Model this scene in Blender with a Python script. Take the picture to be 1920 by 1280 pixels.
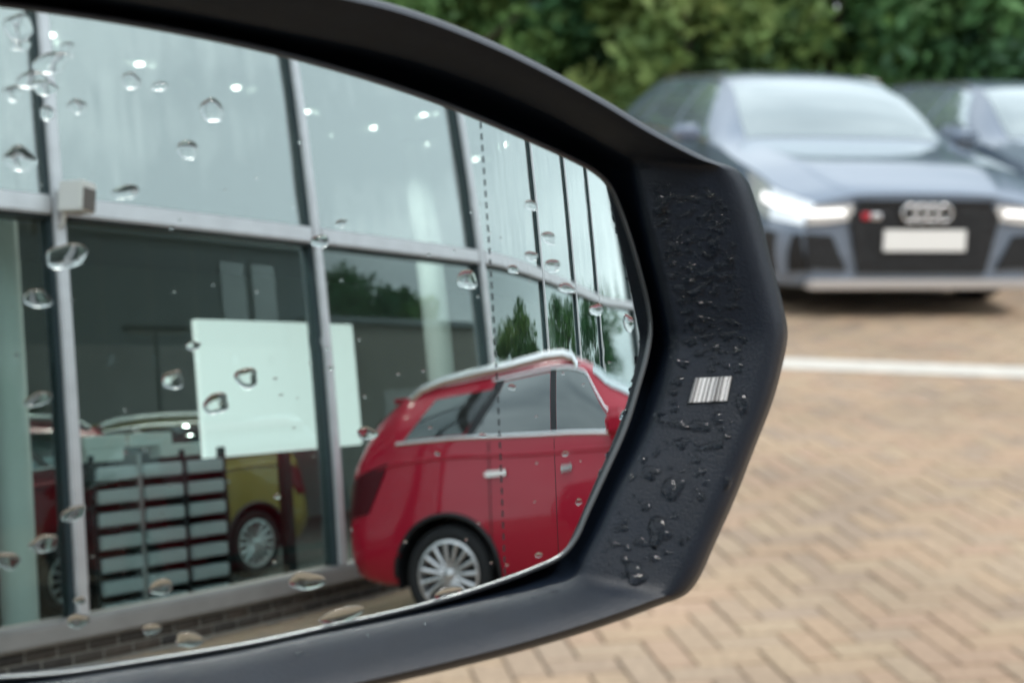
import bpy, bmesh, math, random
import numpy as np
from mathutils import Vector, Matrix
from mathutils.bvhtree import BVHTree
random.seed(7); RNG = np.random.default_rng(7)
SC = bpy.context.scene
COL = SC.collection
for o in list(bpy.data.objects): bpy.data.objects.remove(o)

# ------------------------------------------------------------------ camera
H = 1.25; PITCH = .163967; ROLL = .02; FPX = 2773.
cf = np.array([0, math.cos(PITCH), -math.sin(PITCH)]); cr0 = np.array([1., 0, 0]); cu0 = np.cross(cr0, cf)
cr = math.cos(ROLL)*cr0 + math.sin(ROLL)*cu0; cu = -math.sin(ROLL)*cr0 + math.cos(ROLL)*cu0
cam_d = bpy.data.cameras.new('camera'); cam = bpy.data.objects.new('camera', cam_d); COL.objects.link(cam)
cam.matrix_world = Matrix(((cr[0], cu[0], -cf[0], 0), (cr[1], cu[1], -cf[1], 0), (cr[2], cu[2], -cf[2], H), (0, 0, 0, 1)))
cam_d.sensor_width = 36; cam_d.lens = 36*FPX/1920; cam_d.clip_start = .01; cam_d.clip_end = 3000
cam_d.dof.use_dof = True; cam_d.dof.focus_distance = .385; cam_d.dof.aperture_fstop = 18
SC.camera = cam
CAMP = np.array([0, 0, H])
# ------------------------------------------------------------------ sky, sun, exposure
SUN_EL, SUN_AZ = math.radians(56), math.radians(135)      # azimuth clockwise from +Y
W = bpy.data.worlds.new('World'); SC.world = W; W.use_nodes = True
nt = W.node_tree; nt.nodes.clear()
wo = nt.nodes.new('ShaderNodeOutputWorld'); bg = nt.nodes.new('ShaderNodeBackground'); bg.inputs[1].default_value = .1
sky = nt.nodes.new('ShaderNodeTexSky'); sky.sky_type = 'NISHITA'; sky.sun_disc = False
sky.sun_elevation = SUN_EL; sky.sun_rotation = SUN_AZ; sky.air_density = 1.2; sky.dust_density = 3
hs = nt.nodes.new('ShaderNodeHueSaturation'); hs.inputs['Saturation'].default_value = .5
tc = nt.nodes.new('ShaderNodeTexCoord'); mp = nt.nodes.new('ShaderNodeMapping'); mp.inputs['Scale'].default_value = (1.6, 1.6, 4)
nz = nt.nodes.new('ShaderNodeTexNoise'); nz.inputs['Scale'].default_value = 1.5; nz.inputs['Detail'].default_value = 5
cr_ = nt.nodes.new('ShaderNodeValToRGB'); cr_.color_ramp.elements[0].position = .36; cr_.color_ramp.elements[1].position = .66
cr_.color_ramp.elements[0].color = (6.2, 7.0, 7.6, 1); cr_.color_ramp.elements[1].color = (10.6, 11.5, 12.0, 1)
mx = nt.nodes.new('ShaderNodeMix'); mx.data_type = 'RGBA'; mx.inputs[0].default_value = .85
L = nt.links.new
L(sky.outputs[0], hs.inputs['Color']); L(hs.outputs[0], mx.inputs[6]); L(tc.outputs['Generated'], mp.inputs[0]); L(mp.outputs[0], nz.inputs[0])
L(nz.outputs[0], cr_.inputs[0]); L(cr_.outputs[0], mx.inputs[7]); L(mx.outputs[2], bg.inputs[0]); L(bg.outputs[0], wo.inputs[0])
sd = bpy.data.lights.new('sun', 'SUN'); sd.energy = 1.1; sd.angle = math.radians(16); sd.color = (1, .96, .9)
so = bpy.data.objects.new('sun', sd); COL.objects.link(so)
sdir = Vector((math.sin(SUN_AZ)*math.cos(SUN_EL), math.cos(SUN_AZ)*math.cos(SUN_EL), math.sin(SUN_EL)))
so.rotation_euler = (-sdir).to_track_quat('-Z', 'Y').to_euler(); so.location = sdir*60
vs = SC.view_settings; vs.view_transform = 'Standard'; vs.look = 'None'; vs.gamma = 1; vs.exposure = .85
SC.render.engine = 'CYCLES'; SC.cycles.max_bounces = 12; SC.cycles.transparent_max_bounces = 16; SC.cycles.glossy_bounces = 8
SC.cycles.transmission_bounces = 10; SC.cycles.caustics_reflective = False; SC.cycles.caustics_refractive = True

# ------------------------------------------------------------------ pixel rays and the curved mirror surface
def pxray(p):
    p = np.atleast_2d(np.array(p, float))
    d = cf + ((p[:, 0]-960)/FPX)[:, None]*cr - ((p[:, 1]-640)/FPX)[:, None]*cu
    return d/np.linalg.norm(d, axis=1)[:, None]
AL, BE, RM, DM = .452, .148, 1.2, .28
MN = np.array([math.sin(AL)*math.cos(BE), -math.cos(AL)*math.cos(BE), math.sin(BE)])
MU = np.cross([0, 0, 1.], MN); MU /= np.linalg.norm(MU); MV = np.cross(MN, MU)
if MU[0] < 0: MU = -MU
if MV[2] < 0: MV = -MV
MC = CAMP + pxray((600, 640))[0]*DM
def mplane(p, w):                       # pixels -> (u, v) on the plane w in front of the glass
    D = pxray(p); w = np.asarray(w, float)
    t = ((MC-CAMP) @ MN + w)/(D @ MN); P = CAMP + D*t[:, None] - MC
    return np.stack([P @ MU, P @ MV], 1)
U0 = mplane([(920, 600)], 0)[0, 0]; KA = .0037
def mw(u, v):
    du = np.maximum((u-U0)*1000, 0); e = 10.; dc = np.minimum(du, 27.)
    return -(u*u+v*v)/(2*RM) - KA*(dc*dc/2-e*dc+e*e*np.log((dc+e)/e)+(du-dc)*27.*27./37.)/1000
def mgrad(u, v):
    du = np.clip((u-U0)*1000, 0, 27.); return -u/RM-KA*du*du/(du+10.), -v/RM
def mpt(u, v, w): return MC + np.outer(np.atleast_1d(u), MU) + np.outer(np.atleast_1d(v), MV) + np.outer(np.atleast_1d(w), MN)
def mreflect(p):
    D = pxray(p); w = np.zeros(len(D))
    for _ in range(6):
        t = ((MC-CAMP) @ MN + w)/(D @ MN); P = CAMP + D*t[:, None]; U = (P-MC) @ MU; V = (P-MC) @ MV; w = mw(U, V)
    gu, gv = mgrad(U, V); N = MN - gu[:, None]*MU - gv[:, None]*MV; N /= np.linalg.norm(N, axis=1)[:, None]
    return P, D-2*np.sum(D*N, 1)[:, None]*N
def rplane(px, axis, val):              # reflected pixel -> point on an axis plane
    P, D = mreflect([px]); t = (val-P[0, axis])/D[0, axis]; return P[0]+D[0]*t

# ------------------------------------------------------------------ materials
def mat(name):
    m = bpy.data.materials.new(name); m.use_nodes = True; n = m.node_tree; n.nodes.clear()
    out = n.nodes.new('ShaderNodeOutputMaterial'); return m, n, out
def pbr(name, col, rough=.5, metal=0., coat=0., spec=.5, noise=0., nscale=20., bump=0., bscale=200., trans=0., ior=1.45, coords='Object', emit=None, estr=0, sheen=0, dist=.001):
    m, n, out = mat(name); b = n.nodes.new('ShaderNodeBsdfPrincipled'); n.links.new(b.outputs[0], out.inputs[0])
    b.inputs['Base Color'].default_value = (*col, 1); b.inputs['Roughness'].default_value = rough; b.inputs['Metallic'].default_value = metal
    b.inputs['Coat Weight'].default_value = coat; b.inputs['Coat Roughness'].default_value = .04; b.inputs['Specular IOR Level'].default_value = spec
    b.inputs['Transmission Weight'].default_value = trans; b.inputs['IOR'].default_value = ior
    if emit: b.inputs['Emission Color'].default_value = (*emit, 1); b.inputs['Emission Strength'].default_value = estr
    if noise or bump: t = n.nodes.new('ShaderNodeTexCoord')
    if noise:
        z = n.nodes.new('ShaderNodeTexNoise'); z.inputs['Scale'].default_value = nscale; z.inputs['Detail'].default_value = 6
        r = n.nodes.new('ShaderNodeValToRGB'); r.color_ramp.elements[0].position = .3; r.color_ramp.elements[1].position = .7
        r.color_ramp.elements[0].color = (*[c*(1-noise) for c in col], 1); r.color_ramp.elements[1].color = (*[min(1, c*(1+noise)) for c in col], 1)
        n.links.new(t.outputs[coords], z.inputs[0]); n.links.new(z.outputs[0], r.inputs[0]); n.links.new(r.outputs[0], b.inputs['Base Color'])
    if bump:
        z2 = n.nodes.new('ShaderNodeTexNoise'); z2.inputs['Scale'].default_value = bscale; z2.inputs['Detail'].default_value = 3
        bp = n.nodes.new('ShaderNodeBump'); bp.inputs['Strength'].default_value = bump; bp.inputs['Distance'].default_value = dist
        n.links.new(t.outputs[coords], z2.inputs[0]); n.links.new(z2.outputs[0], bp.inputs['Height']); n.links.new(bp.outputs[0], b.inputs['Normal'])
    return m
def glassmix(name, refl, tint, gcol=(1, 1, 1), dark=None, rough=0.):
    m, n, out = mat(name); g = n.nodes.new('ShaderNodeBsdfGlossy'); g.inputs['Roughness'].default_value = rough; g.inputs['Color'].default_value = (*gcol, 1)
    if dark: t = n.nodes.new('ShaderNodeBsdfDiffuse'); t.inputs[0].default_value = (*dark, 1)
    else: t = n.nodes.new('ShaderNodeBsdfTransparent'); t.inputs[0].default_value = (*tint, 1)
    x = n.nodes.new('ShaderNodeMixShader')
    lw = n.nodes.new('ShaderNodeLayerWeight'); lw.inputs[0].default_value = .5; pw = n.nodes.new('ShaderNodeMath'); pw.operation = 'POWER'; pw.inputs[1].default_value = 2.2
    mr = n.nodes.new('ShaderNodeMapRange'); mr.inputs[3].default_value = refl; mr.inputs[4].default_value = 1
    n.links.new(lw.outputs['Facing'], pw.inputs[0]); n.links.new(pw.outputs[0], mr.inputs[0]); n.links.new(mr.outputs[0], x.inputs[0])
    n.links.new(t.outputs[0], x.inputs[1]); n.links.new(g.outputs[0], x.inputs[2]); n.links.new(x.outputs[0], out.inputs[0]); return m
def rampmat(name, cols, source, rough=.8, fine=.15, fscale=60., trans=0., spec=.3, stain=0.):
    """colour ramp driven by a per-object random value or by a face attribute, times fine noise"""
    m, n, out = mat(name); b = n.nodes.new('ShaderNodeBsdfPrincipled'); b.inputs['Roughness'].default_value = rough; b.inputs['Specular IOR Level'].default_value = spec
    if source == 'object': s = n.nodes.new('ShaderNodeObjectInfo').outputs['Random']
    else:
        a = n.nodes.new('ShaderNodeAttribute'); a.attribute_name = 'rnd'; s = a.outputs['Fac']
    r = n.nodes.new('ShaderNodeValToRGB'); r.color_ramp.interpolation = 'LINEAR'
    while len(r.color_ramp.elements) < len(cols): r.color_ramp.elements.new(.5)
    for i, c in enumerate(cols): r.color_ramp.elements[i].position = i/(len(cols)-1); r.color_ramp.elements[i].color = (*c, 1)
    n.links.new(s, r.inputs[0]); src = r.outputs[0]
    if fine:
        g = n.nodes.new('ShaderNodeNewGeometry'); z = n.nodes.new('ShaderNodeTexNoise'); z.inputs['Scale'].default_value = fscale; z.inputs['Detail'].default_value = 6
        mr = n.nodes.new('ShaderNodeMapRange'); mr.inputs[1].default_value = .25; mr.inputs[2].default_value = .75; mr.inputs[3].default_value = 1-fine; mr.inputs[4].default_value = 1+fine
        mm = n.nodes.new('ShaderNodeVectorMath'); mm.operation = 'SCALE'
        n.links.new(g.outputs['Position'], z.inputs[0]); n.links.new(z.outputs[0], mr.inputs[0]); n.links.new(src, mm.inputs[0]); n.links.new(mr.outputs[0], mm.inputs['Scale']); src = mm.outputs[0]
        if stain:
            z3 = n.nodes.new('ShaderNodeTexNoise'); z3.inputs['Scale'].default_value = .8; z3.inputs['Detail'].default_value = 4; m3 = n.nodes.new('ShaderNodeMapRange'); m3.inputs[1].default_value = .3; m3.inputs[2].default_value = .7; m3.inputs[3].default_value = 1-stain; m3.inputs[4].default_value = 1+stain*.6
            m4 = n.nodes.new('ShaderNodeVectorMath'); m4.operation = 'SCALE'; n.links.new(g.outputs['Position'], z3.inputs[0]); n.links.new(z3.outputs[0], m3.inputs[0]); n.links.new(src, m4.inputs[0]); n.links.new(m3.outputs[0], m4.inputs['Scale']); src = m4.outputs[0]
    n.links.new(src, b.inputs['Base Color'])
    if trans:
        tl = n.nodes.new('ShaderNodeBsdfTranslucent'); n.links.new(src, tl.inputs[0]); ms = n.nodes.new('ShaderNodeMixShader'); ms.inputs[0].default_value = trans
        n.links.new(b.outputs[0], ms.inputs[1]); n.links.new(tl.outputs[0], ms.inputs[2]); n.links.new(ms.outputs[0], out.inputs[0])
    else: n.links.new(b.outputs[0], out.inputs[0])
    return m
M = {}
M['plastic'] = pbr('grained_black_plastic', (.0058, .0105, .0200), .42, spec=.48, bump=.35, bscale=2600, noise=.15, nscale=120, dist=.0004)
M['gloss_black'] = pbr('dark_gap_plastic', (.006, .008, .012), .55)
M['rim'] = pbr('grey_glass_edge', (.16, .17, .18), .28, metal=.3)
m_, n_, o_ = mat('mirror_silver'); g_ = n_.nodes.new('ShaderNodeBsdfGlossy'); g_.inputs['Roughness'].default_value = 0; g_.inputs['Color'].default_value = (.80, .86, .855, 1); n_.links.new(g_.outputs[0], o_.inputs[0]); M['mirror'] = m_
M['bead'] = pbr('water_on_black', (.42, .48, .56), 0., trans=1., ior=1.33)  # dark tint stands in for the plastic's sheen lost under the water
M['water'] = pbr('water', (1, 1, 1), 0., trans=1., ior=1.33)
M['etch'] = pbr('etched_line', (.02, .025, .03), .6)
M['lamp'] = pbr('clear_ribbed_lens', (.85, .85, .85), .22, metal=.0, coat=1., spec=.8)
M['alu'] = pbr('brushed_aluminium', (.74, .74, .76), .40, metal=.55, noise=.06, nscale=8)
M['alu_dark'] = pbr('dark_anodised_frame', (.05, .075, .085), .45)
M['sill'] = pbr('grey_metal_sill', (.34, .32, .31), .5, metal=.2, noise=.1, nscale=5)
M['pane'] = glassmix('clear_window_glass', .02, (.84, .92, .90), (.93, 1., .985))
M['pane_top'] = glassmix('coated_window_glass', .36, (.64, .69, .67), (.95, 1., .975))
_n = M['pane_top'].node_tree; _t = _n.nodes.new('ShaderNodeTexCoord'); _mp = _n.nodes.new('ShaderNodeMapping'); _mp.inputs['Scale'].default_value = (1.1, 1, .25); _z = _n.nodes.new('ShaderNodeTexNoise'); _z.inputs['Scale'].default_value = 1.3; _z.inputs['Detail'].default_value = 3
_b = _n.nodes.new('ShaderNodeBump'); _b.inputs['Strength'].default_value = .32; _b.inputs['Distance'].default_value = .12; _g = [x for x in _n.nodes if x.type == 'BSDF_GLOSSY'][0]
_n.links.new(_t.outputs['Object'], _mp.inputs[0]); _n.links.new(_mp.outputs[0], _z.inputs[0]); _n.links.new(_z.outputs[0], _b.inputs['Height']); _n.links.new(_b.outputs[0], _g.inputs['Normal'])
M['carglass'] = glassmix('tinted_car_glass', .13, None, (.93, 1, 1), dark=(.012, .016, .018))
M['sideglass'] = glassmix('pale_side_glass', .22, None, (.9, .98, 1), dark=(.22, .275, .29))  # pale diffuse base stands in for bright sky seen through the glass
M['screenglass'] = glassmix('windscreen_glass', .24, None, (.9, .98, 1), dark=(.07, .095, .10))
M['red'] = pbr('red_paint', (.38, .004, .026), .4, metal=.1, coat=.7, spec=.25)
M['audigrey'] = pbr('steel_blue_paint', (.155, .20, .265), .28, metal=.15, coat=1.)
M['audigrey2'] = pbr('slate_grey_paint', (.15, .19, .25), .28, metal=.15, coat=1.)
M['yellow'] = pbr('mustard_yellow_paint', (.15, .125, .02), .4, coat=1.)
M['maroon'] = pbr('maroon_paint', (.20, .012, .02), .3, coat=1.)
M['chrome'] = pbr('satin_chrome', (.85, .85, .86), .22, metal=1.)
M['silver'] = pbr('silver_alloy', (.66, .66, .68), .28, metal=.75)
M['rubber'] = pbr('tyre_rubber', (.014, .015, .017), .75, bump=.3, bscale=60)
M['trim'] = pbr('black_trim', (.012, .014, .017), .5)
M['grille'] = pbr('black_grille', (.008, .009, .011), .4, bump=.8, bscale=45, dist=.02)
M['headlamp'] = pbr('clear_headlamp', (.75, .79, .82), .08, metal=.5, coat=1.)
M['drl'] = pbr('lit_running_lamp', (1, 1, 1), .2, emit=(1, .98, .95), estr=.7)
M['tail'] = pbr('dark_red_tail_lamp', (.06, .004, .008), .3, spec=.3)
M['plate'] = pbr('white_plate', (.8, .8, .78), .4)
M['badge_red'] = pbr('red_badge', (.5, .03, .05), .3)
M['line'] = pbr('white_road_paint', (.52, .49, .44), .7, noise=.10, nscale=9)
PAV = [(0.288, 0.218, 0.162), (0.330, 0.245, 0.173), (0.358, 0.265, 0.178), (0.365, 0.259, 0.175), (0.351, 0.246, 0.174), (0.366, 0.278, 0.188), (0.311, 0.235, 0.176)]
M['paver'] = rampmat('tan_block', PAV, 'object', .75, .2, 45, stain=.22); M['paver_s'] = rampmat('tan_blocks', PAV, 'attr', .75, .2, 45, stain=.22)
M['ground'] = pbr('jointing_sand_ground', (.22, .18, .14), .95, noise=.2, nscale=3, coords='Object')
M['brick'] = rampmat('dark_brown_brick', [(.055, .048, .045), (.085, .07, .06), (.11, .085, .07)], 'object', .85, .3, 40)
M['mortar'] = pbr('mortar', (.36, .33, .29), .9, noise=.15, nscale=30)
M['wall_in'] = pbr('showroom_grey_wall', (.42, .47, .48), .8, noise=.05, nscale=1)
M['ceil'] = pbr('showroom_ceiling', (.55, .57, .56), .8)
M['floor_in'] = pbr('showroom_floor', (.10, .10, .10), .25)
M['white'] = pbr('white_column_paint', (.50, .55, .555), .5)
M['tray'] = pbr('pale_silver_tray', (.72, .73, .76), .35, metal=.3)
M['screen'] = pbr('lit_white_screen', (.7, .75, .75), .4, emit=(1., .985, .965), estr=.48)  # emission put in for a bright patch in the showroom glass
M['downlight'] = pbr('lit_downlight', (1, 1, 1), .5, emit=(1, .95, .85), estr=14)
M['fascia'] = pbr('silver_fascia', (.45, .46, .48), .4, metal=.4)
M['box'] = pbr('white_lamp_box', (.85, .85, .82), .5); M['boxdark'] = pbr('brown_lamp_glass', (.10, .075, .06), .3)
M['clad'] = pbr('slate_cladding', (.22, .26, .28), .7, noise=.08, nscale=.6); M['clad2'] = pbr('pale_grey_render', (.45, .46, .46), .8, noise=.08, nscale=.4)
M['greyrender'] = pbr('brown_grey_render', (.28, .27, .25), .85, noise=.1, nscale=.3)
M['winglass'] = glassmix('far_window_glass', .55, None, (.95, 1, 1), dark=(.02, .03, .03))
M['postgrey'] = pbr('galvanised_post', (.05, .055, .06), .5, metal=.3)
M['bark'] = pbr('bark', (.07, .055, .04), .9, noise=.3, nscale=9)
LEAFS = [[(0.054, 0.126, 0.075), (0.092, 0.216, 0.077), (0.177, 0.323, 0.097)], [(0.064, 0.136, 0.064), (0.131, 0.256, 0.077), (0.248, 0.323, 0.097)], [(0.069, 0.132, 0.064), (0.168, 0.265, 0.08), (0.258, 0.323, 0.11)], [(0.042, 0.114, 0.081), (0.066, 0.177, 0.077), (0.119, 0.241, 0.089)]]
for i, c in enumerate(LEAFS): M['leaf%d' % i] = rampmat('foliage_%d' % i, c, 'attr', .6, .0, trans=.3)

# ------------------------------------------------------------------ helpers
def mobj(name, verts, faces, material, parent=None, smooth=False, angle=None):
    me = bpy.data.meshes.new(name); me.from_pydata([tuple(map(float, v)) for v in verts], [], faces); me.validate(); me.update()
    bm = bmesh.new(); bm.from_mesh(me); bmesh.ops.recalc_face_normals(bm, faces=bm.faces); bm.to_mesh(me); bm.free()
    return linkm(name, me, material, parent, smooth, angle)
def linkm(name, me, material, parent=None, smooth=False, angle=None):
    if smooth:
        me.polygons.foreach_set('use_smooth', [True]*len(me.polygons))
        if angle: me.set_sharp_from_angle(angle=math.radians(angle))
    if material is not None and not me.materials: me.materials.append(M[material])
    o = bpy.data.objects.new(name, me); COL.objects.link(o)
    if parent: o.parent = parent
    return o
def tag(o, label=None, cat=None, group=None, kind=None):
    if label: o['label'] = label
    if cat: o['category'] = cat
    if group: o['group'] = group
    if kind: o['kind'] = kind
    return o
def empty(name, loc, rz=0, label=None, cat=None, group=None):
    o = bpy.data.objects.new(name, None); COL.objects.link(o); o.empty_display_size = .1
    o.location = loc; o.rotation_euler = (0, 0, rz); return tag(o, label, cat, group)
def boxv(x0, x1, y0, y1, z0, z1):
    return [(x0, y0, z0), (x1, y0, z0), (x1, y1, z0), (x0, y1, z0), (x0, y0, z1), (x1, y0, z1), (x1, y1, z1), (x0, y1, z1)], [(0, 3, 2, 1), (4, 5, 6, 7), (0, 1, 5, 4), (1, 2, 6, 5), (2, 3, 7, 6), (3, 0, 4, 7)]
class MB:
    def __init__(s): s.v = []; s.f = []
    def add(s, v, f): n = len(s.v); s.v += list(v); s.f += [tuple(i+n for i in q) for q in f]; return s
    def box(s, *a): return s.add(*boxv(*a))
    def lathe(s, prof, origin=(0, 0, 0), axis='z', seg=24, closed=False):
        v = []; f = []
        for r, h in prof:
            for k in range(seg):
                a = 2*math.pi*k/seg; x, y = r*math.cos(a), r*math.sin(a)
                p = (x, y, h) if axis == 'z' else (x, h, y) if axis == 'y' else (h, x, y)
                v.append((p[0]+origin[0], p[1]+origin[1], p[2]+origin[2]))
        m = len(prof)
        for i in range(m-1 if not closed else m):
            for k in range(seg):
                j = (i+1) % m; f.append((i*seg+k, i*seg+(k+1) % seg, j*seg+(k+1) % seg, j*seg+k))
        return s.add(v, f)
    def tube(s, pts, r, seg=8, cap=True):
        pts = [Vector(p) for p in pts]; v = []; f = []; n = len(pts)
        rr = r if hasattr(r, '__len__') else [r]*n
        for i, p in enumerate(pts):
            d = (pts[min(i+1, n-1)]-pts[max(i-1, 0)]).normalized()
            a = d.cross(Vector((0, 0, 1)) if abs(d.z) < .9 else Vector((1, 0, 0))).normalized(); b = d.cross(a)
            for k in range(seg):
                t = 2*math.pi*k/seg; v.append(tuple(p+(a*math.cos(t)+b*math.sin(t))*rr[i]))
        for i in range(n-1):
            for k in range(seg): f.append((i*seg+k, i*seg+(k+1) % seg, (i+1)*seg+(k+1) % seg, (i+1)*seg+k))
        if cap: f += [tuple(range(seg))[::-1], tuple(range((n-1)*seg, n*seg))]
        return s.add(v, f)
    def build(s, name, material, parent=None, smooth=False, angle=40): return mobj(name, s.v, s.f, material, parent, smooth, angle if smooth else None)
def bevel_obj(o, w, seg=2):
    bm = bmesh.new(); bm.from_mesh(o.data); bmesh.ops.bevel(bm, geom=list(bm.edges), offset=w, segments=seg, affect='EDGES', clamp_overlap=True); bm.to_mesh(o.data); bm.free()
    o.data.polygons.foreach_set('use_smooth', [True]*len(o.data.polygons)); o.data.set_sharp_from_angle(angle=math.radians(50)); return o
def copy_tree(o, parent=None, matmap=None):
    c = o.copy(); COL.objects.link(c); c.parent = parent
    if matmap and o.type == 'MESH' and o.data.materials and o.data.materials[0].name in matmap:
        c.data = o.data.copy(); c.data.materials[0] = matmap[o.data.materials[0].name]
    for ch in list(o.children): copy_tree(ch, c, matmap)
    return c

# ================================================================== GROUND, PAVERS, LINE
WALLY = -5.728
g = mobj('ground', [(-400, -400, -.012), (400, -400, -.012), (400, 600, -.012), (-400, 600, -.012)], [(0, 1, 2, 3)], 'ground'); tag(g, 'wide flat ground under the car park', 'ground', kind='structure')
PA = math.radians(12)                   # the bond is turned a little against the view
def paver_shape(l, w, h=.055, j=.0028, b=.004):
    l2, w2 = l/2-j, w/2-j
    v = [(-l2, -w2, -h), (l2, -w2, -h), (l2, w2, -h), (-l2, w2, -h), (-l2, -w2, -b), (l2, -w2, -b), (l2, w2, -b), (-l2, w2, -b),
         (-l2+b, -w2+b, 0), (l2-b, -w2+b, 0), (l2-b, w2-b, 0), (-l2+b, w2-b, 0)]
    f = [(0, 1, 5, 4), (1, 2, 6, 5), (2, 3, 7, 6), (3, 0, 4, 7), (4, 5, 9, 8), (5, 6, 10, 9), (6, 7, 11, 10), (7, 4, 8, 11), (8, 9, 10, 11)]
    return v, f
cells = []                              # herringbone: centre, orientation
S_ = .085
# explicit tiling: in row b, horizontals start at a = b mod 4, verticals fill the two other columns
cells = []
for b in range(-390, 391):
    for a in range(-390, 391):
        if (a-b) % 4 == 0: cells.append(((a+1)*S_, (b+.5)*S_, 0))
        if (a-b) % 4 == 3: cells.append(((a+.5)*S_, (b+1)*S_, 1))
cells = np.array(cells)
ca, sa = math.cos(PA), math.sin(PA)
wx = cells[:, 0]*ca-cells[:, 1]*sa + 4; wy = cells[:, 0]*sa+cells[:, 1]*ca + 6
keep = (wx > -5.5) & (wx < 15) & (wy > WALLY+.12) & (wy < 17)
wx, wy, ori = wx[keep], wy[keep], cells[keep, 2]
# which blocks does the lens see directly, nearest first
vx = np.stack([wx, wy, -H*np.ones_like(wx)], 1); dep = vx @ cf
ppx = 960+FPX*(vx @ cr)/np.where(dep > .1, dep, 1e9); ppy = 640-FPX*(vx @ cu)/np.where(dep > .1, dep, 1e9)
def outx(y):                            # right-hand outline of the mirror housing in the picture
    return np.interp(y, [570, 625, 690, 755, 840, 930, 1020, 1085, 1113, 1133, 1167, 1214, 1265, 1320], [1468, 1477, 1465, 1448, 1415, 1380, 1340, 1310, 1288, 1240, 1150, 1000, 800, 560])
vis = (dep > .5) & (ppx < 1990) & (ppy > 600) & (ppy < 1330) & (ppx > outx(ppy)-30)
order = np.argsort(np.where(vis, dep, 1e9))[:300]
single = np.zeros(len(wx), bool); single[order] = True
pave = mobj('pavement', [(-5.5, WALLY+.1, -.010), (15, WALLY+.1, -.010), (15, 17, -.010), (-5.5, 17, -.010)], [(0, 1, 2, 3)], 'ground')
tag(pave, 'tan block paved car park surface laid in herringbone', 'paving', kind='structure')
pv, pf = paver_shape(2*S_, S_)
pme = bpy.data.meshes.new('paver'); pme.from_pydata(pv, [], pf); pme.materials.append(M['paver'])
for i in np.nonzero(single)[0]:
    o = bpy.data.objects.new('paver', pme); COL.objects.link(o); o.parent = pave
    o.location = (wx[i], wy[i], RNG.uniform(-.002, .002)); o.rotation_euler = (RNG.normal(0, .004), RNG.normal(0, .004), PA+(math.pi/2 if ori[i] else 0))
ids = np.nonzero(~single)[0]; n = len(ids); pvn = np.array(pv)
ang = PA+ori[ids]*math.pi/2; c_, s_ = np.cos(ang)[:, None], np.sin(ang)[:, None]
VX = pvn[None, :, 0]*c_-pvn[None, :, 1]*s_+wx[ids][:, None]; VY = pvn[None, :, 0]*s_+pvn[None, :, 1]*c_+wy[ids][:, None]
VZ = pvn[None, :, 2]+RNG.uniform(-.002, .002, (n, 1)); V = np.stack([VX, VY, VZ], 2).reshape(-1, 3)
Fq = (np.array(pf)[None]+(np.arange(n)*12)[:, None, None]).reshape(-1)
sme = bpy.data.meshes.new('paver_field'); sme.vertices.add(len(V)); sme.vertices.foreach_set('co', V.reshape(-1)); sme.loops.add(len(Fq)); sme.loops.foreach_set('vertex_index', Fq.astype(np.int32))
sme.polygons.add(n*9); sme.polygons.foreach_set('loop_start', np.arange(0, n*36, 4, dtype=np.int32)); sme.update(calc_edges=True); sme.validate()
at = sme.attributes.new('rnd', 'FLOAT', 'FACE'); at.data.foreach_set('value', np.repeat(RNG.random(n), 9).astype(np.float32))
pst = linkm('paver_field', sme, 'paver_s', pave); tag(pst, kind='stuff')
def ground_px(p):
    D = pxray(p)[0]; return CAMP+D*(-H/D[2])
pa, pb, pc, pd = ground_px((1480, 672)), ground_px((1480, 692)), ground_px((1920, 689)), ground_px((1920, 709))
dl = (pc-pa)[:2]; dl /= np.linalg.norm(dl); nl = np.array([dl[1], -dl[0]]); wl = .5*(abs((pb-pa)[:2] @ nl)+abs((pd-pc)[:2] @ nl))
q0 = pa[:2]-dl*3.2; q1 = pa[:2]+dl*7
ln = MB(); ln.add([(*q0, .001), (*q1, .001), (*(q1+nl*wl), .001), (*(q0+nl*wl), .001), (*q0, .004), (*q1, .004), (*(q1+nl*wl), .004), (*(q0+nl*wl), .004)], boxv(0, 1, 0, 1, 0, 1)[1])
tag(ln.build('road_marking', 'line'), 'broad white painted line across the tan paving', 'road marking', kind='structure')

# ================================================================== SHOWROOM
TZ0, TZ1 = 3.0, 3.135; MX0, MSP = 3.385, 2.415; ZTOP = 6.1
IMIN, IMAX = -2, 15
show = empty('car_showroom', (MX0+6*MSP, WALLY-4, 0), 0, 'glass fronted car showroom with silver mullions and dark brick plinth', 'building')
ox, oy = show.location.x, show.location.y
def sbox(name, material, a, bev=0, parent=show):
    px_, py_ = (ox, oy) if parent is show else (ox, oy)
    v, f = boxv(a[0]-px_, a[1]-px_, a[2]-py_, a[3]-py_, a[4], a[5]); o = mobj(name, v, f, material, parent)
    return bevel_obj(o, bev) if bev else o
XL, XR = MX0+IMIN*MSP, MX0+IMAX*MSP
for i in range(IMIN, IMAX+1):
    x = MX0+i*MSP
    mb = sbox('mullion', 'alu', (x-.043, x+.043, WALLY+.05, WALLY+.10, .32, ZTOP), .012)
    fr = sbox('mullion_web', 'alu_dark', (x-.054, x+.054, WALLY-.09, WALLY+.049, .32, ZTOP))
    if i < IMAX:
        a, b = x+.056, x+MSP-.056
        sbox('transom', 'alu', (x+.05, x+MSP-.05, WALLY+.045, WALLY+.094, TZ0, TZ1), .012)
        sbox('transom_web', 'alu_dark', (a, b, WALLY-.085, WALLY+.044, TZ0-.02, TZ1+.015))
        for z0, z1 in ((.33, TZ0-.022), (TZ1+.017, ZTOP)):
            p = sbox('window_pane', 'pane' if z0 < 1 else 'pane_top', (a+.001, b-.001, WALLY-.012, WALLY-.002, z0, z1))
            p.rotation_euler = (0, 0, 0)
sill = sbox('sill', 'sill', (XL-.1, XR+.1, WALLY-.15, WALLY+.17, .18, .318), .02)
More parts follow.
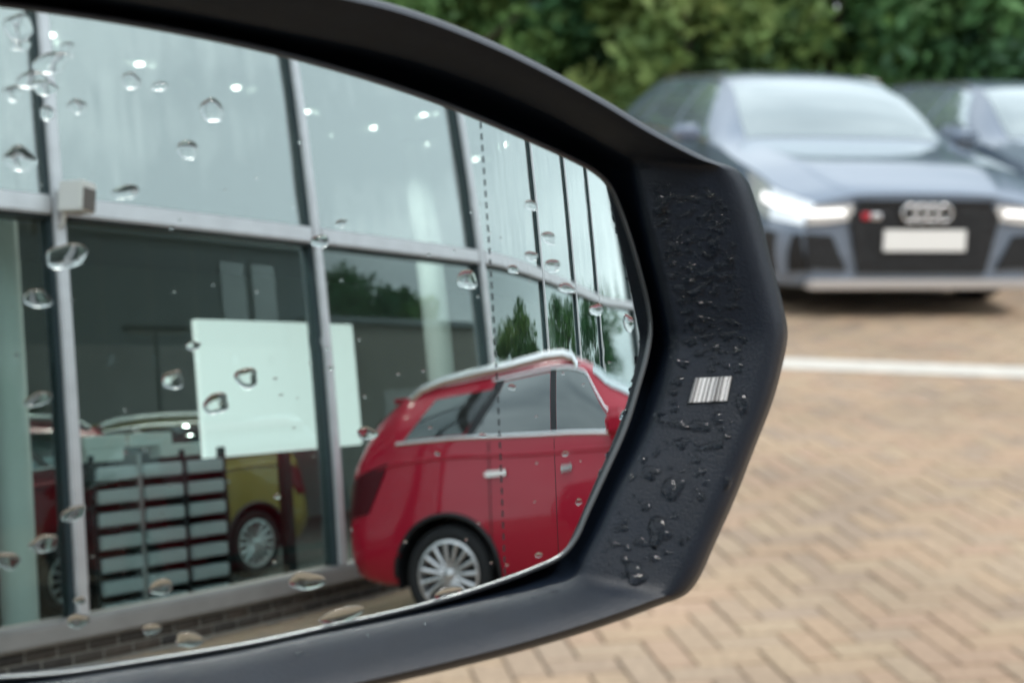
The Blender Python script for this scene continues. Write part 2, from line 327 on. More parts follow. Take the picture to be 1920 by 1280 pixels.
pl = sbox('plinth', 'mortar', (XL-.05, XR+.05, WALLY-.2, WALLY+.10, -.05, .178))
bv, bf = boxv(-.1045, .1045, 0, .018, 0, .062)
bme = mobj('brick', bv, bf, 'brick', pl); bevel_obj(bme, .003, 1); first = True; nb = 0
for row in range(2):
    x = 1.6+.1125*row
    while x < 12.5 and nb < 100*(row+1):
        o = bme if first else bme.copy()
        if not first: COL.objects.link(o)
        first = False; nb += 1
        o.location = (x-ox, WALLY+.094-oy, .022+row*.076); x += .225
sbox('fascia', 'fascia', (XL-.2, XR+.2, WALLY-.3, WALLY+.12, ZTOP+.002, 7.0), .02)
sbox('roof', 'fascia', (XL-.2, XR+.2, WALLY-9.4, WALLY-.302, 6.6, 6.8))
sbox('rear_wall', 'wall_in', (XL-.2, XR+.2, WALLY-9.4, WALLY-9.2, -.05, 6.59))
sbox('side_wall', 'wall_in', (XL-.2, XL-.02, WALLY-9.19, WALLY-.21, -.05, 6.59)); sbox('side_wall', 'wall_in', (XR+.02, XR+.2, WALLY-9.19, WALLY-.21, -.05, 6.59))
sbox('floor', 'floor_in', (XL-.01, XR+.01, WALLY-9.19, WALLY-.21, -.02, .10))
ZC = 4.95
ceil = sbox('ceiling', 'ceil', (XL-.01, XR+.01, WALLY-9.19, WALLY-.31, ZC, ZC+.1))
for p in ((95, 68), (262, 122), (443, 166), (575, 211), (700, 241), (795, 217), (797, 272), (892, 300), (948, 272)):
    q = rplane(p, 2, ZC-.012)
    ll = bpy.data.lights.new('downlight_glow', 'SPOT'); ll.energy = 110; ll.spot_size = 2.2; ll.spot_blend = .6; ll.shadow_soft_size = .04; ll.color = (1, .95, .88); lo = bpy.data.objects.new('downlight_glow', ll); COL.objects.link(lo); lo.location = (q[0]-ox, q[1]-oy, ZC-.03); lo.parent = ceil
    d = MB().lathe([(0.001, 0), (.040, 0), (.046, .01), (.001, .0101)], (q[0]-ox, q[1]-oy, ZC-.012), seg=16).build('downlight', 'downlight', ceil)
for p, dy, r in (((797, 430), -1.6, .17), ((14, 700), -.75, .13), ((1032, 600), -1.6, .17)):
    q = rplane(p, 1, WALLY+dy); MB().lathe([(r*1.15, .10), (r*1.15, .2), (r, .22), (r, ZC)], (q[0]-ox, q[1]-oy, 0), seg=28).build('column', 'white' if dy < -1 else 'plate', show, True)
# things inside ------------------------------------------------------
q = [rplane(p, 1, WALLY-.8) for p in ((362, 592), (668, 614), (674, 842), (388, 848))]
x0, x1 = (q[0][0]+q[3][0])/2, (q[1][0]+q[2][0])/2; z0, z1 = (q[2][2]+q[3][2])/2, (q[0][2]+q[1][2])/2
sc = empty('display_screen', ((x0+x1)/2, WALLY-.8, .10), 0, 'large lit white display screen standing inside the showroom window', 'screen')  # glowing panel added to give the bright patch in the glass front
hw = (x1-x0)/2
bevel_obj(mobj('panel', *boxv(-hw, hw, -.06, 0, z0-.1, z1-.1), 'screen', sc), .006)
mobj('stand', *boxv(-.05, .05, -.14, -.061, .02, z1-.4), 'trim', sc); mobj('base', *boxv(-.35, .35, -.3, .12, 0, .02), 'trim', sc)
ql, qr = rplane((165, 800), 1, WALLY-.75), rplane((418, 880), 1, WALLY-.75); zt = rplane((250, 885), 1, WALLY-.75)[2]; zb_ = .16
rk = empty('display_rack', ((ql[0]+qr[0])/2, WALLY-.75, .10), 0, 'dark rack of rounded silver trays in three columns inside the showroom', 'rack')
rw = (qr[0]-ql[0])/2; nrow = 7; cw = 2*rw/3
for c in range(4): mobj('upright', *boxv(-rw+c*cw-.02, -rw+c*cw+.02, -.25, .02, 0, zt+.05), 'trim' if c != 1 else 'silver', rk)
mobj('back_panel', *boxv(-rw-.03, rw+.03, -.30, -.251, 0, zt+.05), 'trim', rk)
for c in range(3):
    for r in range(nrow):
        z = .05+(zt-.2)*r/(nrow-1)
        o = mobj('tray', *boxv(-rw+c*cw+.025, -rw+(c+1)*cw-.025, -.2, .05, z, z+.105), 'tray', rk); bevel_obj(o, .012, 2)
for k, (p, w_) in enumerate((((203, 800), .19), ((290, 805), .2), ((203, 826), .17), ((345, 828), .2))):
    qq = rplane(p, 1, WALLY-.70); b = mobj('brochure_box', *boxv(-w_, w_, -.16, 0, -.05, .05), 'plate'); b.location = (qq[0], WALLY-.75, zt+.205 if k < 2 else zt+.101); bevel_obj(b, .008)
    tag(b, 'white card box stacked on the silver tray rack', 'box', 'white boxes on the tray rack')
    b.location.z = zt+.15 + (.101 if k < 2 else 0)
# lamp box on the transom
q = rplane((132, 345), 1, WALLY+.28)
fl = empty('security_lamp', (q[0], WALLY+.10, q[2]-.16), 0, 'white box lamp bracketed to the transom of the glass front', 'lamp')
o = mobj('lamp_body', *boxv(-.10, .10, .06, .30, .0, .26), 'box', fl); bevel_obj(o, .012); o.rotation_euler = (math.radians(-8), 0, math.radians(-24)); fl.scale = (.8, .8, .8)
o2 = mobj('lamp_glass', *boxv(-.085, .085, .3005, .306, .015, .20), 'boxdark', o)
MB().tube([(0, -.02, -.12), (0, .06, -.1), (0, .12, .02)], .018).build('bracket', 'box', fl, True)

# ================================================================== CARS
def pchip(xs, ys, x):
    xs, ys = np.array(xs, float), np.array(ys, float); h = np.diff(xs); d = np.diff(ys)/h; m = np.zeros(len(xs))
    for i in range(1, len(xs)-1):
        if d[i-1]*d[i] > 0: w1, w2 = 2*h[i]+h[i-1], h[i]+2*h[i-1]; m[i] = (w1+w2)/(w1/d[i-1]+w2/d[i])
    m[0], m[-1] = d[0], d[-1]
    i = int(np.clip(np.searchsorted(xs, x)-1, 0, len(xs)-2)); t = (x-xs[i])/h[i]
    return (2*t**3-3*t*t+1)*ys[i]+(t**3-2*t*t+t)*h[i]*m[i]+(-2*t**3+3*t*t)*ys[i+1]+(t**3-t*t)*h[i]*m[i+1]
class Car:
    def __init__(s, rows): s.rows = sorted(rows); s.xs = [r[0] for r in s.rows]
    def col(s, k, x): return pchip(s.xs, [r[k] for r in s.rows], min(max(x, s.xs[0]), s.xs[-1]))
    def sec(s, x, v):
        zb, wr, zr, wm, zm, ws, zs, wt, zt, zc = [s.col(k, x) for k in range(1, 11)]
        if v <= 1: return np.array([x, (wr-.10)*v, zb])
        if v <= 2: t = v-1; return np.array([x, wr-.10+.10*math.sin(t*math.pi/2), zr+(zb-zr)*math.cos(t*math.pi/2)])
        if v <= 4:
            t = (v-2)/2; l0, l1, l2 = 2*(t-.5)*(t-1), -4*t*(t-1), 2*t*(t-.5)
            return np.array([x, wr*l0+wm*l1+ws*l2, zr*l0+zm*l1+zs*l2])
        if v <= 5: t = v-4; return np.array([x, ws+(wt-ws)*t+.035*math.sin(t*math.pi)*min(1, max(0, (zt-zs)*4)), zs+(zt-zs)*t])
        t = (v-5)*math.pi/2; return np.array([x, wt*math.cos(t)**.8 if t < 1.57 else 0, zt+(zc-zt)*math.sin(t)])
    def pt(s, x, v, off=0, side=1):
        p = s.sec(x, v)
        if off:
            e = .01; a = s.sec(x+e, v)-s.sec(x-e, v); b = s.sec(x, min(v+.02, 6))-s.sec(x, v-.02); nn = np.cross(a, b); nn /= np.linalg.norm(nn)+1e-9
            if nn[1] < 0 and v < 5 or (v >= 5 and nn[2] < 0): nn = -nn
            p = p+nn*off
        return np.array([p[0], p[1]*side, p[2]])
VS = [0, 1, 1.25, 1.5, 1.75, 2, 2.3, 2.6, 2.9, 3.2, 3.5, 3.75, 3.9, 4.0, 4.1, 4.3, 4.5, 4.7, 4.9, 5, 5.12, 5.25, 5.4, 5.55, 5.7, 5.85, 6]
def body_mesh(c, axles, rarch, paint, root, name='body'):
    xs = np.unique(np.concatenate([np.linspace(c.xs[0], c.xs[-1], 60), c.xs])); v = []; f = []; nv = len(VS); ring = 2*nv-2
    for x in xs:
        left = [c.sec(x, t) for t in VS]; right = [np.array([p[0], -p[1], p[2]]) for p in left[1:-1]][::-1]
        v += left+right
    for i in range(len(xs)-1):
        for k in range(ring): f.append((i*ring+k, i*ring+(k+1) % ring, (i+1)*ring+(k+1) % ring, (i+1)*ring+k))
    for i in (0, len(xs)-1):
        v.append((xs[i], 0, .5*(c.sec(xs[i], 0)[2]+c.sec(xs[i], 6)[2]))); ce = len(v)-1
        for k in range(ring): f.append((i*ring+k, i*ring+(k+1) % ring, ce))
    o = mobj(name, v, f, paint, root)
    cb = MB()
    for ax in axles: cb.lathe([(.0001, -1.3), (rarch, -1.3), (rarch, 1.3), (.0001, 1.3)], (ax, 0, .335), 'y', 40)
    cut = cb.build('cut', 'trim')
    bm = bmesh.new(); bm.from_mesh(cut.data); bmesh.ops.remove_doubles(bm, verts=bm.verts, dist=1e-3); bmesh.ops.recalc_face_normals(bm, faces=bm.faces); bm.to_mesh(cut.data); bm.free()
    md = o.modifiers.new('b', 'BOOLEAN'); md.operation = 'DIFFERENCE'; md.object = cut; md.solver = 'EXACT'
    bpy.context.view_layer.update(); dg = bpy.context.evaluated_depsgraph_get(); me = bpy.data.meshes.new_from_object(o.evaluated_get(dg)); o.modifiers.clear(); o.data = me
    bpy.data.objects.remove(cut); me.materials.clear(); me.materials.append(M[paint])
    me.polygons.foreach_set('use_smooth', [True]*len(me.polygons)); me.set_sharp_from_angle(angle=math.radians(32))
    return o
def side_patch(c, name, material, root, xb, xt, v0, v1, off=.006, sides=(1, -1), nu=10, nvv=6, shade=True):
    out = []
    for sd_ in sides:
        v = []; f = []
        for j in range(nvv+1):
            t = j/nvv
            for i in range(nu+1): u = i/nu; x = (xb[0]+(xb[1]-xb[0])*u)*(1-t)+(xt[0]+(xt[1]-xt[0])*u)*t; v.append(c.pt(x, v0+(v1-v0)*t, off, sd_))
        for j in range(nvv):
            for i in range(nu): a = j*(nu+1)+i; f.append((a, a+1, a+nu+2, a+nu+1))
        n0 = len(v); v += [c.pt((xb[0]+(xb[1]-xb[0])*(i/nu))*(1-j/nvv)+(xt[0]+(xt[1]-xt[0])*(i/nu))*j/nvv, v0+(v1-v0)*j/nvv, off-.012, sd_) for j in range(nvv+1) for i in range(nu+1)]
        ed = [(i, i+1) for i in range(nu)]+[(nvv*(nu+1)+i, nvv*(nu+1)+i+1) for i in range(nu)]+[(j*(nu+1), (j+1)*(nu+1)) for j in range(nvv)]+[(j*(nu+1)+nu, (j+1)*(nu+1)+nu) for j in range(nvv)]
        f += [(a, b, b+n0, a+n0) for a, b in ed]
        out.append(mobj(name, v, f, material, root, True, 40))
    return out
def top_patch(c, name, material, root, xa, xb, vlo0, vlo1, off=.006, nu=10, nvv=16):
    v = []; f = []
    for i in range(nu+1):
        t = i/nu; x = xa+(xb-xa)*t; vl = vlo0+(vlo1-vlo0)*t
        for j in range(nvv+1):
            s = -1+2*j/nvv; v.append(c.pt(x, vl+(5.999-vl)*(1-abs(s)), off, 1 if s >= 0 else -1))
    for i in range(nu):
        for j in range(nvv): a = i*(nvv+1)+j; f.append((a, a+1, a+nvv+2, a+nvv+1))
    return mobj(name, v, f, material, root, True, 40)
def strip(c, name, material, root, pts, r, side, off=.004): return MB().tube([c.pt(x, v, off, side) for x, v in pts], r, 6).build(name, material, root, True)
def make_wheels(root, axles, hw, R=.335, rimr=.225, spokes=15, wid=.22, detail=True):
    for ax in axles:
        for sd_ in (1, -1):
            yc = sd_*(hw-wid/2-.015)
            prof = [(rimr-.004, -wid/2+.02), (rimr+.02, -wid/2), (R-.03, -wid/2+.005), (R-.004, -wid/2+.03), (R, 0), (R-.004, wid/2-.03), (R-.03, wid/2-.005), (rimr+.02, wid/2), (rimr-.004, wid/2-.02), (rimr-.02, 0)]
            ty = MB().lathe(prof, (0, 0, 0), 'y', 40, True).build('wheel', 'rubber', root, True, 60); ty.location = (ax, yc, R)
            yo = sd_*(wid/2-.03)
            MB().lathe([(rimr-.001, yo-sd_*.10), (rimr+.004, yo+sd_*.02), (rimr-.016, yo+sd_*.024), (rimr-.024, yo-sd_*.01), (rimr-.03, yo-sd_*.10)], (0, 0, 0), 'y', 40, True).build('rim', 'silver', ty, True, 40)
            MB().lathe([(.001, yo-sd_*.075), (rimr-.02, yo-sd_*.075), (rimr-.02, yo-sd_*.085), (.001, yo-sd_*.085)], (0, 0, 0), 'y', 30).build('brake_disc', 'trim', ty)
            MB().lathe([(.001, yo+sd_*.012), (.035, yo+sd_*.010), (.058, yo-sd_*.004), (.06, yo-sd_*.05), (.001, yo-sd_*.05)], (0, 0, 0), 'y', 24).build('hub', 'silver', ty, True)
            ns = spokes; sv = []
            w0, w1 = .011, .016
            for r_, ww, dy in ((.045, w0, .004), (rimr*.6, .014, .010), (rimr-.012, w1, .008)):
                sv += [(r_, yo+sd_*dy, -ww), (r_, yo+sd_*(dy+.006), 0), (r_, yo+sd_*dy, ww), (r_, yo+sd_*(dy-.03), ww), (r_, yo+sd_*(dy-.03), -ww)]
            sf = [(i*5+k, i*5+(k+1) % 5, i*5+5+(k+1) % 5, i*5+5+k) for i in range(2) for k in range(5)]
            s0 = mobj('spoke', sv, sf, 'silver', ty, True, 30)
            for k in range(1, ns):
                s1 = s0.copy(); COL.objects.link(s1); s1.rotation_euler = (0, 2*math.pi*k/ns, 0)
def arch_parts(c, root, axles, rarch, lip=True):
    for ax in axles:
        for sd_ in (1, -1):
            y0 = c.sec(ax, 3)[1]
            a = MB(); v = []; f = []; N = 28
            for k in range(N+1):
                t = math.radians(-12)+math.radians(204)*k/N
                for rr, yy in ((rarch-.004, y0-.02), (rarch-.004, .45)): v.append((ax+rr*math.cos(t), sd_*yy, .335+rr*math.sin(t)))
            for k in range(N): f.append((2*k, 2*k+1, 2*k+3, 2*k+2))
            n0 = len(v); v.append((ax, sd_*.451, .335))
            for k in range(N): f.append((2*k+1, 2*k+3, n0))
            mobj('arch_liner', v, f, 'trim', root)
            if lip:
                pts = []
                for k in range(N+1):
                    t = math.radians(-8)+math.radians(196)*k/N; px_, pz_ = ax+(rarch+.012)*math.cos(t), .335+(rarch+.012)*math.sin(t)
                    zl = [c.sec(px_, vv)[2] for vv in (2, 2.5, 3, 3.5, 4)]; vv = np.interp(pz_, zl, (2, 2.5, 3, 3.5, 4)); p = c.pt(px_, vv, .002, sd_); pts.append(p)
                MB().tube(pts, .018, 6).build('arch_trim', 'trim', root, True)

# ---- steel blue hatchback with a wide black grille (parked pair)
FX = 3.50
def R_(xb, zb, wr, zr, wm, zm, ws, zs, wt, zt, zc): return (FX-xb, zb, wr, zr, wm, zm, ws, zs, wt, zt, zc)
hatch = Car([R_(0, .20, .62, .24, .74, .46, .66, .68, .46, .72, .74), R_(.06, .18, .74, .22, .82, .46, .75, .71, .50, .755, .775), R_(.2, .17, .84, .2, .885, .46, .83, .75, .56, .80, .825), R_(.45, .16, .89, .2, .915, .5, .865, .82, .60, .875, .90),
    R_(.9, .16, .90, .21, .93, .55, .885, .90, .64, .945, .965), R_(1.2, .16, .90, .21, .93, .58, .88, .955, .69, .99, 1.005), R_(1.45, .16, .90, .21, .925, .6, .875, .97, .67, 1.13, 1.17),
    R_(1.75, .16, .90, .21, .925, .6, .875, .98, .62, 1.29, 1.335), R_(2.05, .16, .90, .21, .925, .62, .875, .99, .59, 1.385, 1.435), R_(2.5, .16, .90, .21, .925, .62, .875, 1.0, .575, 1.42, 1.47), R_(3.2, .16, .90, .21, .925, .62, .875, 1.02, .565, 1.42, 1.47),
    R_(3.75, .18, .90, .22, .92, .62, .86, 1.05, .56, 1.395, 1.44), R_(4.1, .2, .88, .24, .90, .62, .82, 1.06, .56, 1.29, 1.33), R_(4.3, .22, .80, .28, .84, .6, .74, .99, .58, 1.05, 1.08), R_(4.39, .26, .70, .32, .74, .55, .64, .86, .5, .90, .92)])
def make_hatch(label, paint):
    root = empty('parked_car', (0, 0, 0)); tag(root, label, 'car', 'grey cars parked nose out')
    ax = (0, 2.63); ra = .375
    body_mesh(hatch, ax, ra, paint, root); arch_parts(hatch, root, ax, ra, False); make_wheels(root, ax, .92, spokes=10)
    top_patch(hatch, 'windscreen', 'screenglass', root, FX-1.24, FX-1.90, 5.12, 5.18)
    top_patch(hatch, 'rear_window', 'screenglass', root, FX-3.9, FX-4.2, 5.1, 5.1)
    side_patch(hatch, 'side_window', 'sideglass', root, (FX-2.3, FX-1.5), (FX-2.3, FX-1.98), 4.12, 4.92)
    side_patch(hatch, 'side_window', 'sideglass', root, (FX-3.15, FX-2.36), (FX-3.1, FX-2.36), 4.12, 4.92)
    side_patch(hatch, 'side_window', 'sideglass', root, (FX-3.65, FX-3.2), (FX-3.4, FX-3.15), 4.15, 4.9)
    def plate_poly(name, material, pts, x0, x1, parent=root):
        n_ = len(pts); v = [(x1, y, z) for y, z in pts]+[(x0, y, z) for y, z in pts]
        f = [tuple(range(n_)), tuple(range(n_, 2*n_))[::-1]]+[(i, (i+1) % n_, n_+(i+1) % n_, n_+i) for i in range(n_)]
        return mobj(name, v, f, material, parent)
    for s in (1, -1):
        strip(hatch, 'window_trim', 'chrome', root, [(FX-3.7+2.25*k/16, 4.07) for k in range(17)], .009, s)
        strip(hatch, 'roof_rail', 'chrome', root, [(FX-3.6+1.5*k/12, 5.06) for k in range(13)], .014, s, .012)
        for xx in (1.45, 2.33, 3.2): strip(hatch, 'door_gap', 'trim', root, [(FX-xx, 2.3+1.6*k/8) for k in range(9)], .004, s, 0)
        mir = mobj('door_mirror', *boxv(-.07, .07, -.11, .11, -.06, .07), paint, root); bevel_obj(mir, .04, 3); mir.location = (FX-1.55, s*1.0, 1.03)
        for xx in (2.05, 2.95): b = mobj('door_handle', *boxv(-.1, .1, -.015, .015, -.018, .018), paint, root); bevel_obj(b, .01); p = hatch.pt(FX-xx, 3.6, .012, s); b.location = tuple(p)
        # headlamp: a wedge wrapping the corner
        hl = plate_poly('headlamp', 'headlamp', [(s*y, z) for y, z in ((.44, .585), (.60, .56), (.73, .555), (.70, .66), (.45, .672))], FX-.05, FX+.016)
        side_patch(hatch, 'lamp_cover', 'headlamp', hl, (FX-.46, FX-.004), (FX-.58, FX-.004), 3.40, 3.96, .012, (s,), 12, 5)
        side_patch(hatch, 'running_lamp', 'drl', hl, (FX-.30, FX-.01), (FX-.32, FX-.01), 3.66, 3.80, .02, (s,), 12, 2)
        plate_poly('running_lamp', 'drl', [(s*y, z) for y, z in ((.50, .61), (.72, .60), (.71, .635), (.50, .645))], FX-.02, FX+.020, hl)
        plate_poly('front_intake', 'grille', [(s*y, z) for y, z in ((.47, .29), (.71, .30), (.73, .50), (.57, .49))], FX-.05, FX+.014)
        # side intake with slanted blade
        side_patch(hatch, 'side_intake', 'grille', root, (FX-.34, FX-.004), (FX-.22, FX-.004), 2.25, 3.15, .014, (s,), 10, 4)
        side_patch(hatch, 'intake_blade', paint, root, (FX-.13, FX-.075), (FX-.10, FX-.03), 2.2, 3.2, .024, (s,), 4, 4)
    # front face pieces stand just ahead of the nose
    gp = [(-.41, .672), (.41, .672), (.47, .60), (.40, .27), (-.40, .27), (-.47, .60)]
    gr_ = plate_poly('grille', 'grille', gp, FX-.05, FX+.022)
    for k in range(6): bevel_obj(mobj('grille_bar', *boxv(FX+.0225, FX+.027, -.38+.015*abs(k-4), .38-.015*abs(k-4), .32+k*.055, .328+k*.055), 'trim', gr_), .001, 1)
    bevel_obj(plate_poly('grille_frame', 'trim', [(-.44, .70), (.44, .70), (.42, .674), (-.42, .674)], FX-.05, FX+.03), .003, 1)
    spl = bevel_obj(mobj('splitter', *boxv(FX-.14, FX+.035, -.70, .70, .175, .235), 'silver', root), .012)
    bevel_obj(mobj('number_plate', *boxv(FX+.028, FX+.036, -.26, .26, .40, .53), 'plate', root), .004)
    for k in range(4):
        R0 = []; f = []
        for a in range(24):
            t = 2*math.pi*a/24
            for b in range(6): s = 2*math.pi*b/6; rr = .048+.009*math.cos(s); R0.append((FX+.04+.009*math.sin(s), -.105+.07*k+rr*math.cos(t), .625+rr*math.sin(t)))
        for a in range(24):
            for b in range(6): f.append((a*6+b, ((a+1) % 24)*6+b, ((a+1) % 24)*6+(b+1) % 6, a*6+(b+1) % 6))
        mobj('badge_ring', R0, f, 'chrome', root, True)
    bevel_obj(mobj('badge', *boxv(FX+.028, FX+.036, -.40, -.35, .585, .625), 'badge_red', root), .003, 1); bevel_obj(mobj('badge', *boxv(FX+.028, FX+.036, -.345, -.28, .585, .625), 'silver', root), .003, 1)
    return root
AX, AY, APS = 2.402, 8.689, .181
def put_car(root, fx, fy, psi):          # nose point and heading (psi right of straight at the camera)
    h = Vector((math.sin(psi), -math.cos(psi), 0)); root.rotation_euler = (0, 0, math.atan2(h.y, h.x)); root.location = (fx-h.x*FX, fy-h.y*FX, 0)
ca1 = make_hatch('steel blue grey hatchback with black hexagonal grille facing the white line', 'audigrey'); put_car(ca1, AX, AY, APS)
ca2 = copy_tree(ca1, None, {'steel_blue_paint': M['audigrey2']}); put_car(ca2, AX+2.25, AY+1.6, APS)
ca2['label'] = 'slate grey car parked set back beside the steel blue hatchback'

# ---- red estate SUV behind the camera, tail to the showroom (seen in the mirror)
suv = Car([(-.86, .36, .66, .42, .74, .62, .62, .98, .50, 1.02, 1.05), (-.80, .33, .78, .40, .845, .62, .74, 1.08, .58, 1.19, 1.22), (-.66, .30, .87, .38, .90, .62, .815, 1.17, .61, 1.375, 1.41), (-.52, .27, .885, .36, .91, .64, .825, 1.21, .61, 1.475, 1.515), (-.38, .26, .89, .34, .915, .65, .84, 1.235, .62, 1.545, 1.595), (0, .24, .90, .30, .925, .68, .86, 1.23, .63, 1.595, 1.65),
    (.5, .23, .90, .29, .925, .66, .865, 1.20, .635, 1.615, 1.675), (1.0, .22, .90, .28, .925, .65, .87, 1.165, .635, 1.61, 1.675), (1.45, .22, .90, .28, .925, .65, .87, 1.135, .63, 1.58, 1.645), (1.8, .22, .90, .28, .925, .65, .87, 1.105, .62, 1.505, 1.57), (2.2, .22, .90, .28, .925, .65, .88, 1.07, .66, 1.33, 1.39), (2.6, .22, .90, .28, .925, .66, .88, 1.04, .70, 1.10, 1.13), (2.9, .22, .90, .30, .93, .65, .87, .98, .66, 1.02, 1.04), (3.3, .24, .88, .32, .91, .62, .82, .90, .60, .94, .96), (3.5, .28, .78, .34, .82, .58, .74, .80, .5, .84, .86), (3.56, .32, .66, .36, .70, .55, .62, .74, .4, .78, .8)])
def make_suv(label, paint, group=None):
    root = empty('estate_car', (0, 0, 0)); tag(root, label, 'car', group)
    ax = (0, 2.68); ra = .40
    body_mesh(suv, ax, ra, paint, root); arch_parts(suv, root, ax, ra, True); make_wheels(root, ax, .925, spokes=15, rimr=.235)
    top_patch(suv, 'windscreen', 'screenglass', root, 2.55, 1.9, 5.05, 5.06); top_patch(suv, 'rear_window', 'carglass', root, -.44, -.72, 5.1, 5.1)
    side_patch(suv, 'side_window', 'carglass', root, (1.28, 2.32), (1.28, 1.78), 4.06, 4.92)
    side_patch(suv, 'side_window', 'carglass', root, (.24, 1.18), (.48, 1.18), 4.06, 4.90)
    side_patch(suv, 'side_window', 'carglass', root, (-.32, .16), (-.10, .38), 4.08, 4.80)
    for s in (1, -1):
        side_patch(suv, 'pillar', 'trim', root, (1.185, 1.275), (1.185, 1.275), 4.02, 4.95, .004, (s,), 2, 6)
        side_patch(suv, 'pillar', 'trim', root, (.165, .235), (.385, .475), 4.04, 4.92, .004, (s,), 2, 6)
        strip(suv, 'window_trim', 'chrome', root, [(-.38+2.77*k/20, 4.03) for k in range(21)], .013, s)
        strip(suv, 'window_trim', 'chrome', root, [(.35+1.4*k/14, 4.95) for k in range(15)]+[(1.8+.6*k/6, 4.93-.82*k/6) for k in range(7)], .012, s)
        rp = [(-.34, 5.06, -.01), (-.24, 5.06, .03), (-.05, 5.06, .05), (.3, 5.06, .055), (.7, 5.06, .058), (1.1, 5.06, .06), (1.4, 5.06, .058), (1.56, 5.06, .04), (1.64, 5.06, -.01)]
        MB().tube([suv.pt(x, v, 0, s)+np.array([0, 0, o]) for x, v, o in rp], .033, 8).build('roof_rail', 'chrome', root, True)
        for xs_ in ((.36, .36), (1.23, 1.23), (2.35, 2.42)): strip(suv, 'door_gap', 'trim', root, [(xs_[0], 2.25+1.72*k/8) for k in range(9)], .005, s, 0)
        strip(suv, 'shoulder_crease', paint, root, [(-.55+2.9*k/20, 3.82) for k in range(21)], .016, s, -.004)
        strip(suv, 'sill_trim', 'trim', root, [(.45+1.8*k/10, 1.9) for k in range(11)], .035, s, -.01)
        mir = mobj('door_mirror', *boxv(-.09, .09, -.12, .12, -.08, .09), paint, root); bevel_obj(mir, .045, 3); mir.location = (2.22, s*1.02, 1.13)
        for xx in (.43, 1.42): b = mobj('door_handle', *boxv(-.10, .10, -.02, .02, -.018, .018), 'chrome', root); bevel_obj(b, .012); b.location = tuple(suv.pt(xx, 3.62, .022, s))
        side_patch(suv, 'tail_lamp', 'tail', root, (-.855, -.62), (-.855, -.45), 3.35, 3.85, .010, (s,), 8, 4)
        side_patch(suv, 'headlamp', 'headlamp', root, (3.05, 3.55), (2.95, 3.55), 3.5, 3.95, .01, (s,), 10, 4)
    bevel_obj(mobj('rear_spoiler', *boxv(-.54, -.36, -.57, .57, 1.535, 1.57), paint, root), .018)
    bevel_obj(mobj('grille', *boxv(3.53, 3.59, -.5, .5, .5, .72), 'grille', root), .01); bevel_obj(mobj('rear_bumper', *boxv(-.885, -.6, -.70, .70, .38, .50), 'trim', root), .03)
    return root
rs_ = make_suv('red estate car with chrome roof rails parked tail towards the showroom glass', 'red')
(SX, SY, _), SH = rplane((838, 1079), 2, .335), 1.34
def put_suv(o, x, y, hd, z=0):           # x, y: centre of the left rear wheel's outer face
    o.rotation_euler = (0, 0, hd); l = Vector((-math.sin(hd), math.cos(hd), 0)); o.location = (x-l.x*.92, y-l.y*.92, z)
put_suv(rs_, SX, SY, SH)
ye = copy_tree(rs_, None, {'red_paint': M['yellow']}); tag(ye, 'mustard yellow car standing inside the showroom behind the tray rack', 'car')
q = rplane((480, 1015), 1, WALLY-1.9); ye.location = (q[0], WALLY-1.9-.92, .10); ye.rotation_euler = (0, 0, math.radians(178))
ma = copy_tree(rs_, None, {'red_paint': M['maroon']}); tag(ma, 'dark maroon car standing inside the showroom beside a white column', 'car')
q = rplane((150, 1090), 1, WALLY-1.25); ma.location = (q[0], WALLY-1.25-.92, .10); ma.rotation_euler = (0, 0, math.radians(181))
# the car that carries the wing mirror stands just outside the frame
M['graphite'] = pbr('graphite_paint', (.035, .038, .045), .25, metal=.3, coat=1.)
ho = copy_tree(rs_, None, {'red_paint': M['graphite']}); tag(ho, 'graphite car that carries the wet wing mirror on its door', 'car')
ho.rotation_euler = (0, 0, 1.834); _r = Matrix.Rotation(1.834, 3, 'Z') @ Vector((2.25, -.90, 0)); ho.location = (-.275-_r.x, .165-_r.y, 0)
for ch in list(ho.children):
    if ch.name.startswith('door_mirror') and ch.location.y < 0: bpy.data.objects.remove(ch)

# ================================================================== FAR SIDE OF THE CAR PARK (seen reflected in the glass front)
def rfar(p, Y):                           # pixel -> mirror -> glass front -> plane y=Y
    P, D = mreflect([p]); t = (WALLY-P[0, 1])/D[0, 1]; Q = P[0]+D[0]*t; d = D[0]*np.array([1, -1, 1]); return Q+d*((Y-Q[1])/d[1])
def bld(name, label, x0, x1, y0, y1, h, material):
    r = empty(name, ((x0+x1)/2, (y0+y1)/2, 0), 0, label, 'building'); hx, hy = (x1-x0)/2, (y1-y0)/2
    mobj('wall', *boxv(-hx, hx, -hy, hy, -.1, h), material, r); bevel_obj(mobj('roof', *boxv(-hx-.2, hx+.2, -hy-.2, hy+.2, h+.002, h+.3), 'clad', r), .03); return r, hx, hy
YB = 20.
r, hx, hy = bld('office_building', 'slate clad office block with pale ground storey across the car park', 11, rfar((585, 500), YB)[0], YB, YB+10, 10.2, 'clad')
cx = r.location.x; band = mobj('render_band', *boxv(-hx-.01, hx+.01, -hy-.03, -hy-.002, 3.3, 6.1), 'clad2', r)
mobj('ground_storey', *boxv(-hx-.01, hx+.01, -hy-.03, -hy-.002, 0, 3.29), 'clad', r)
x = -hx+.6
while x < hx-.5: mobj('cladding_joint', *boxv(x-.04, x+.04, -hy-.03, -hy-.001, 6.12, 10.1), 'clad2', r); x += 2.1
for k in range(9): xx = -hx+1.6+k*1.9; w = mobj('window', *boxv(xx-.14, xx+.14, -hy-.05, -hy-.031, 5.35, 5.75), 'winglass', r)
qa, qb = rfar((412, 545), YB), rfar((512, 480), YB)
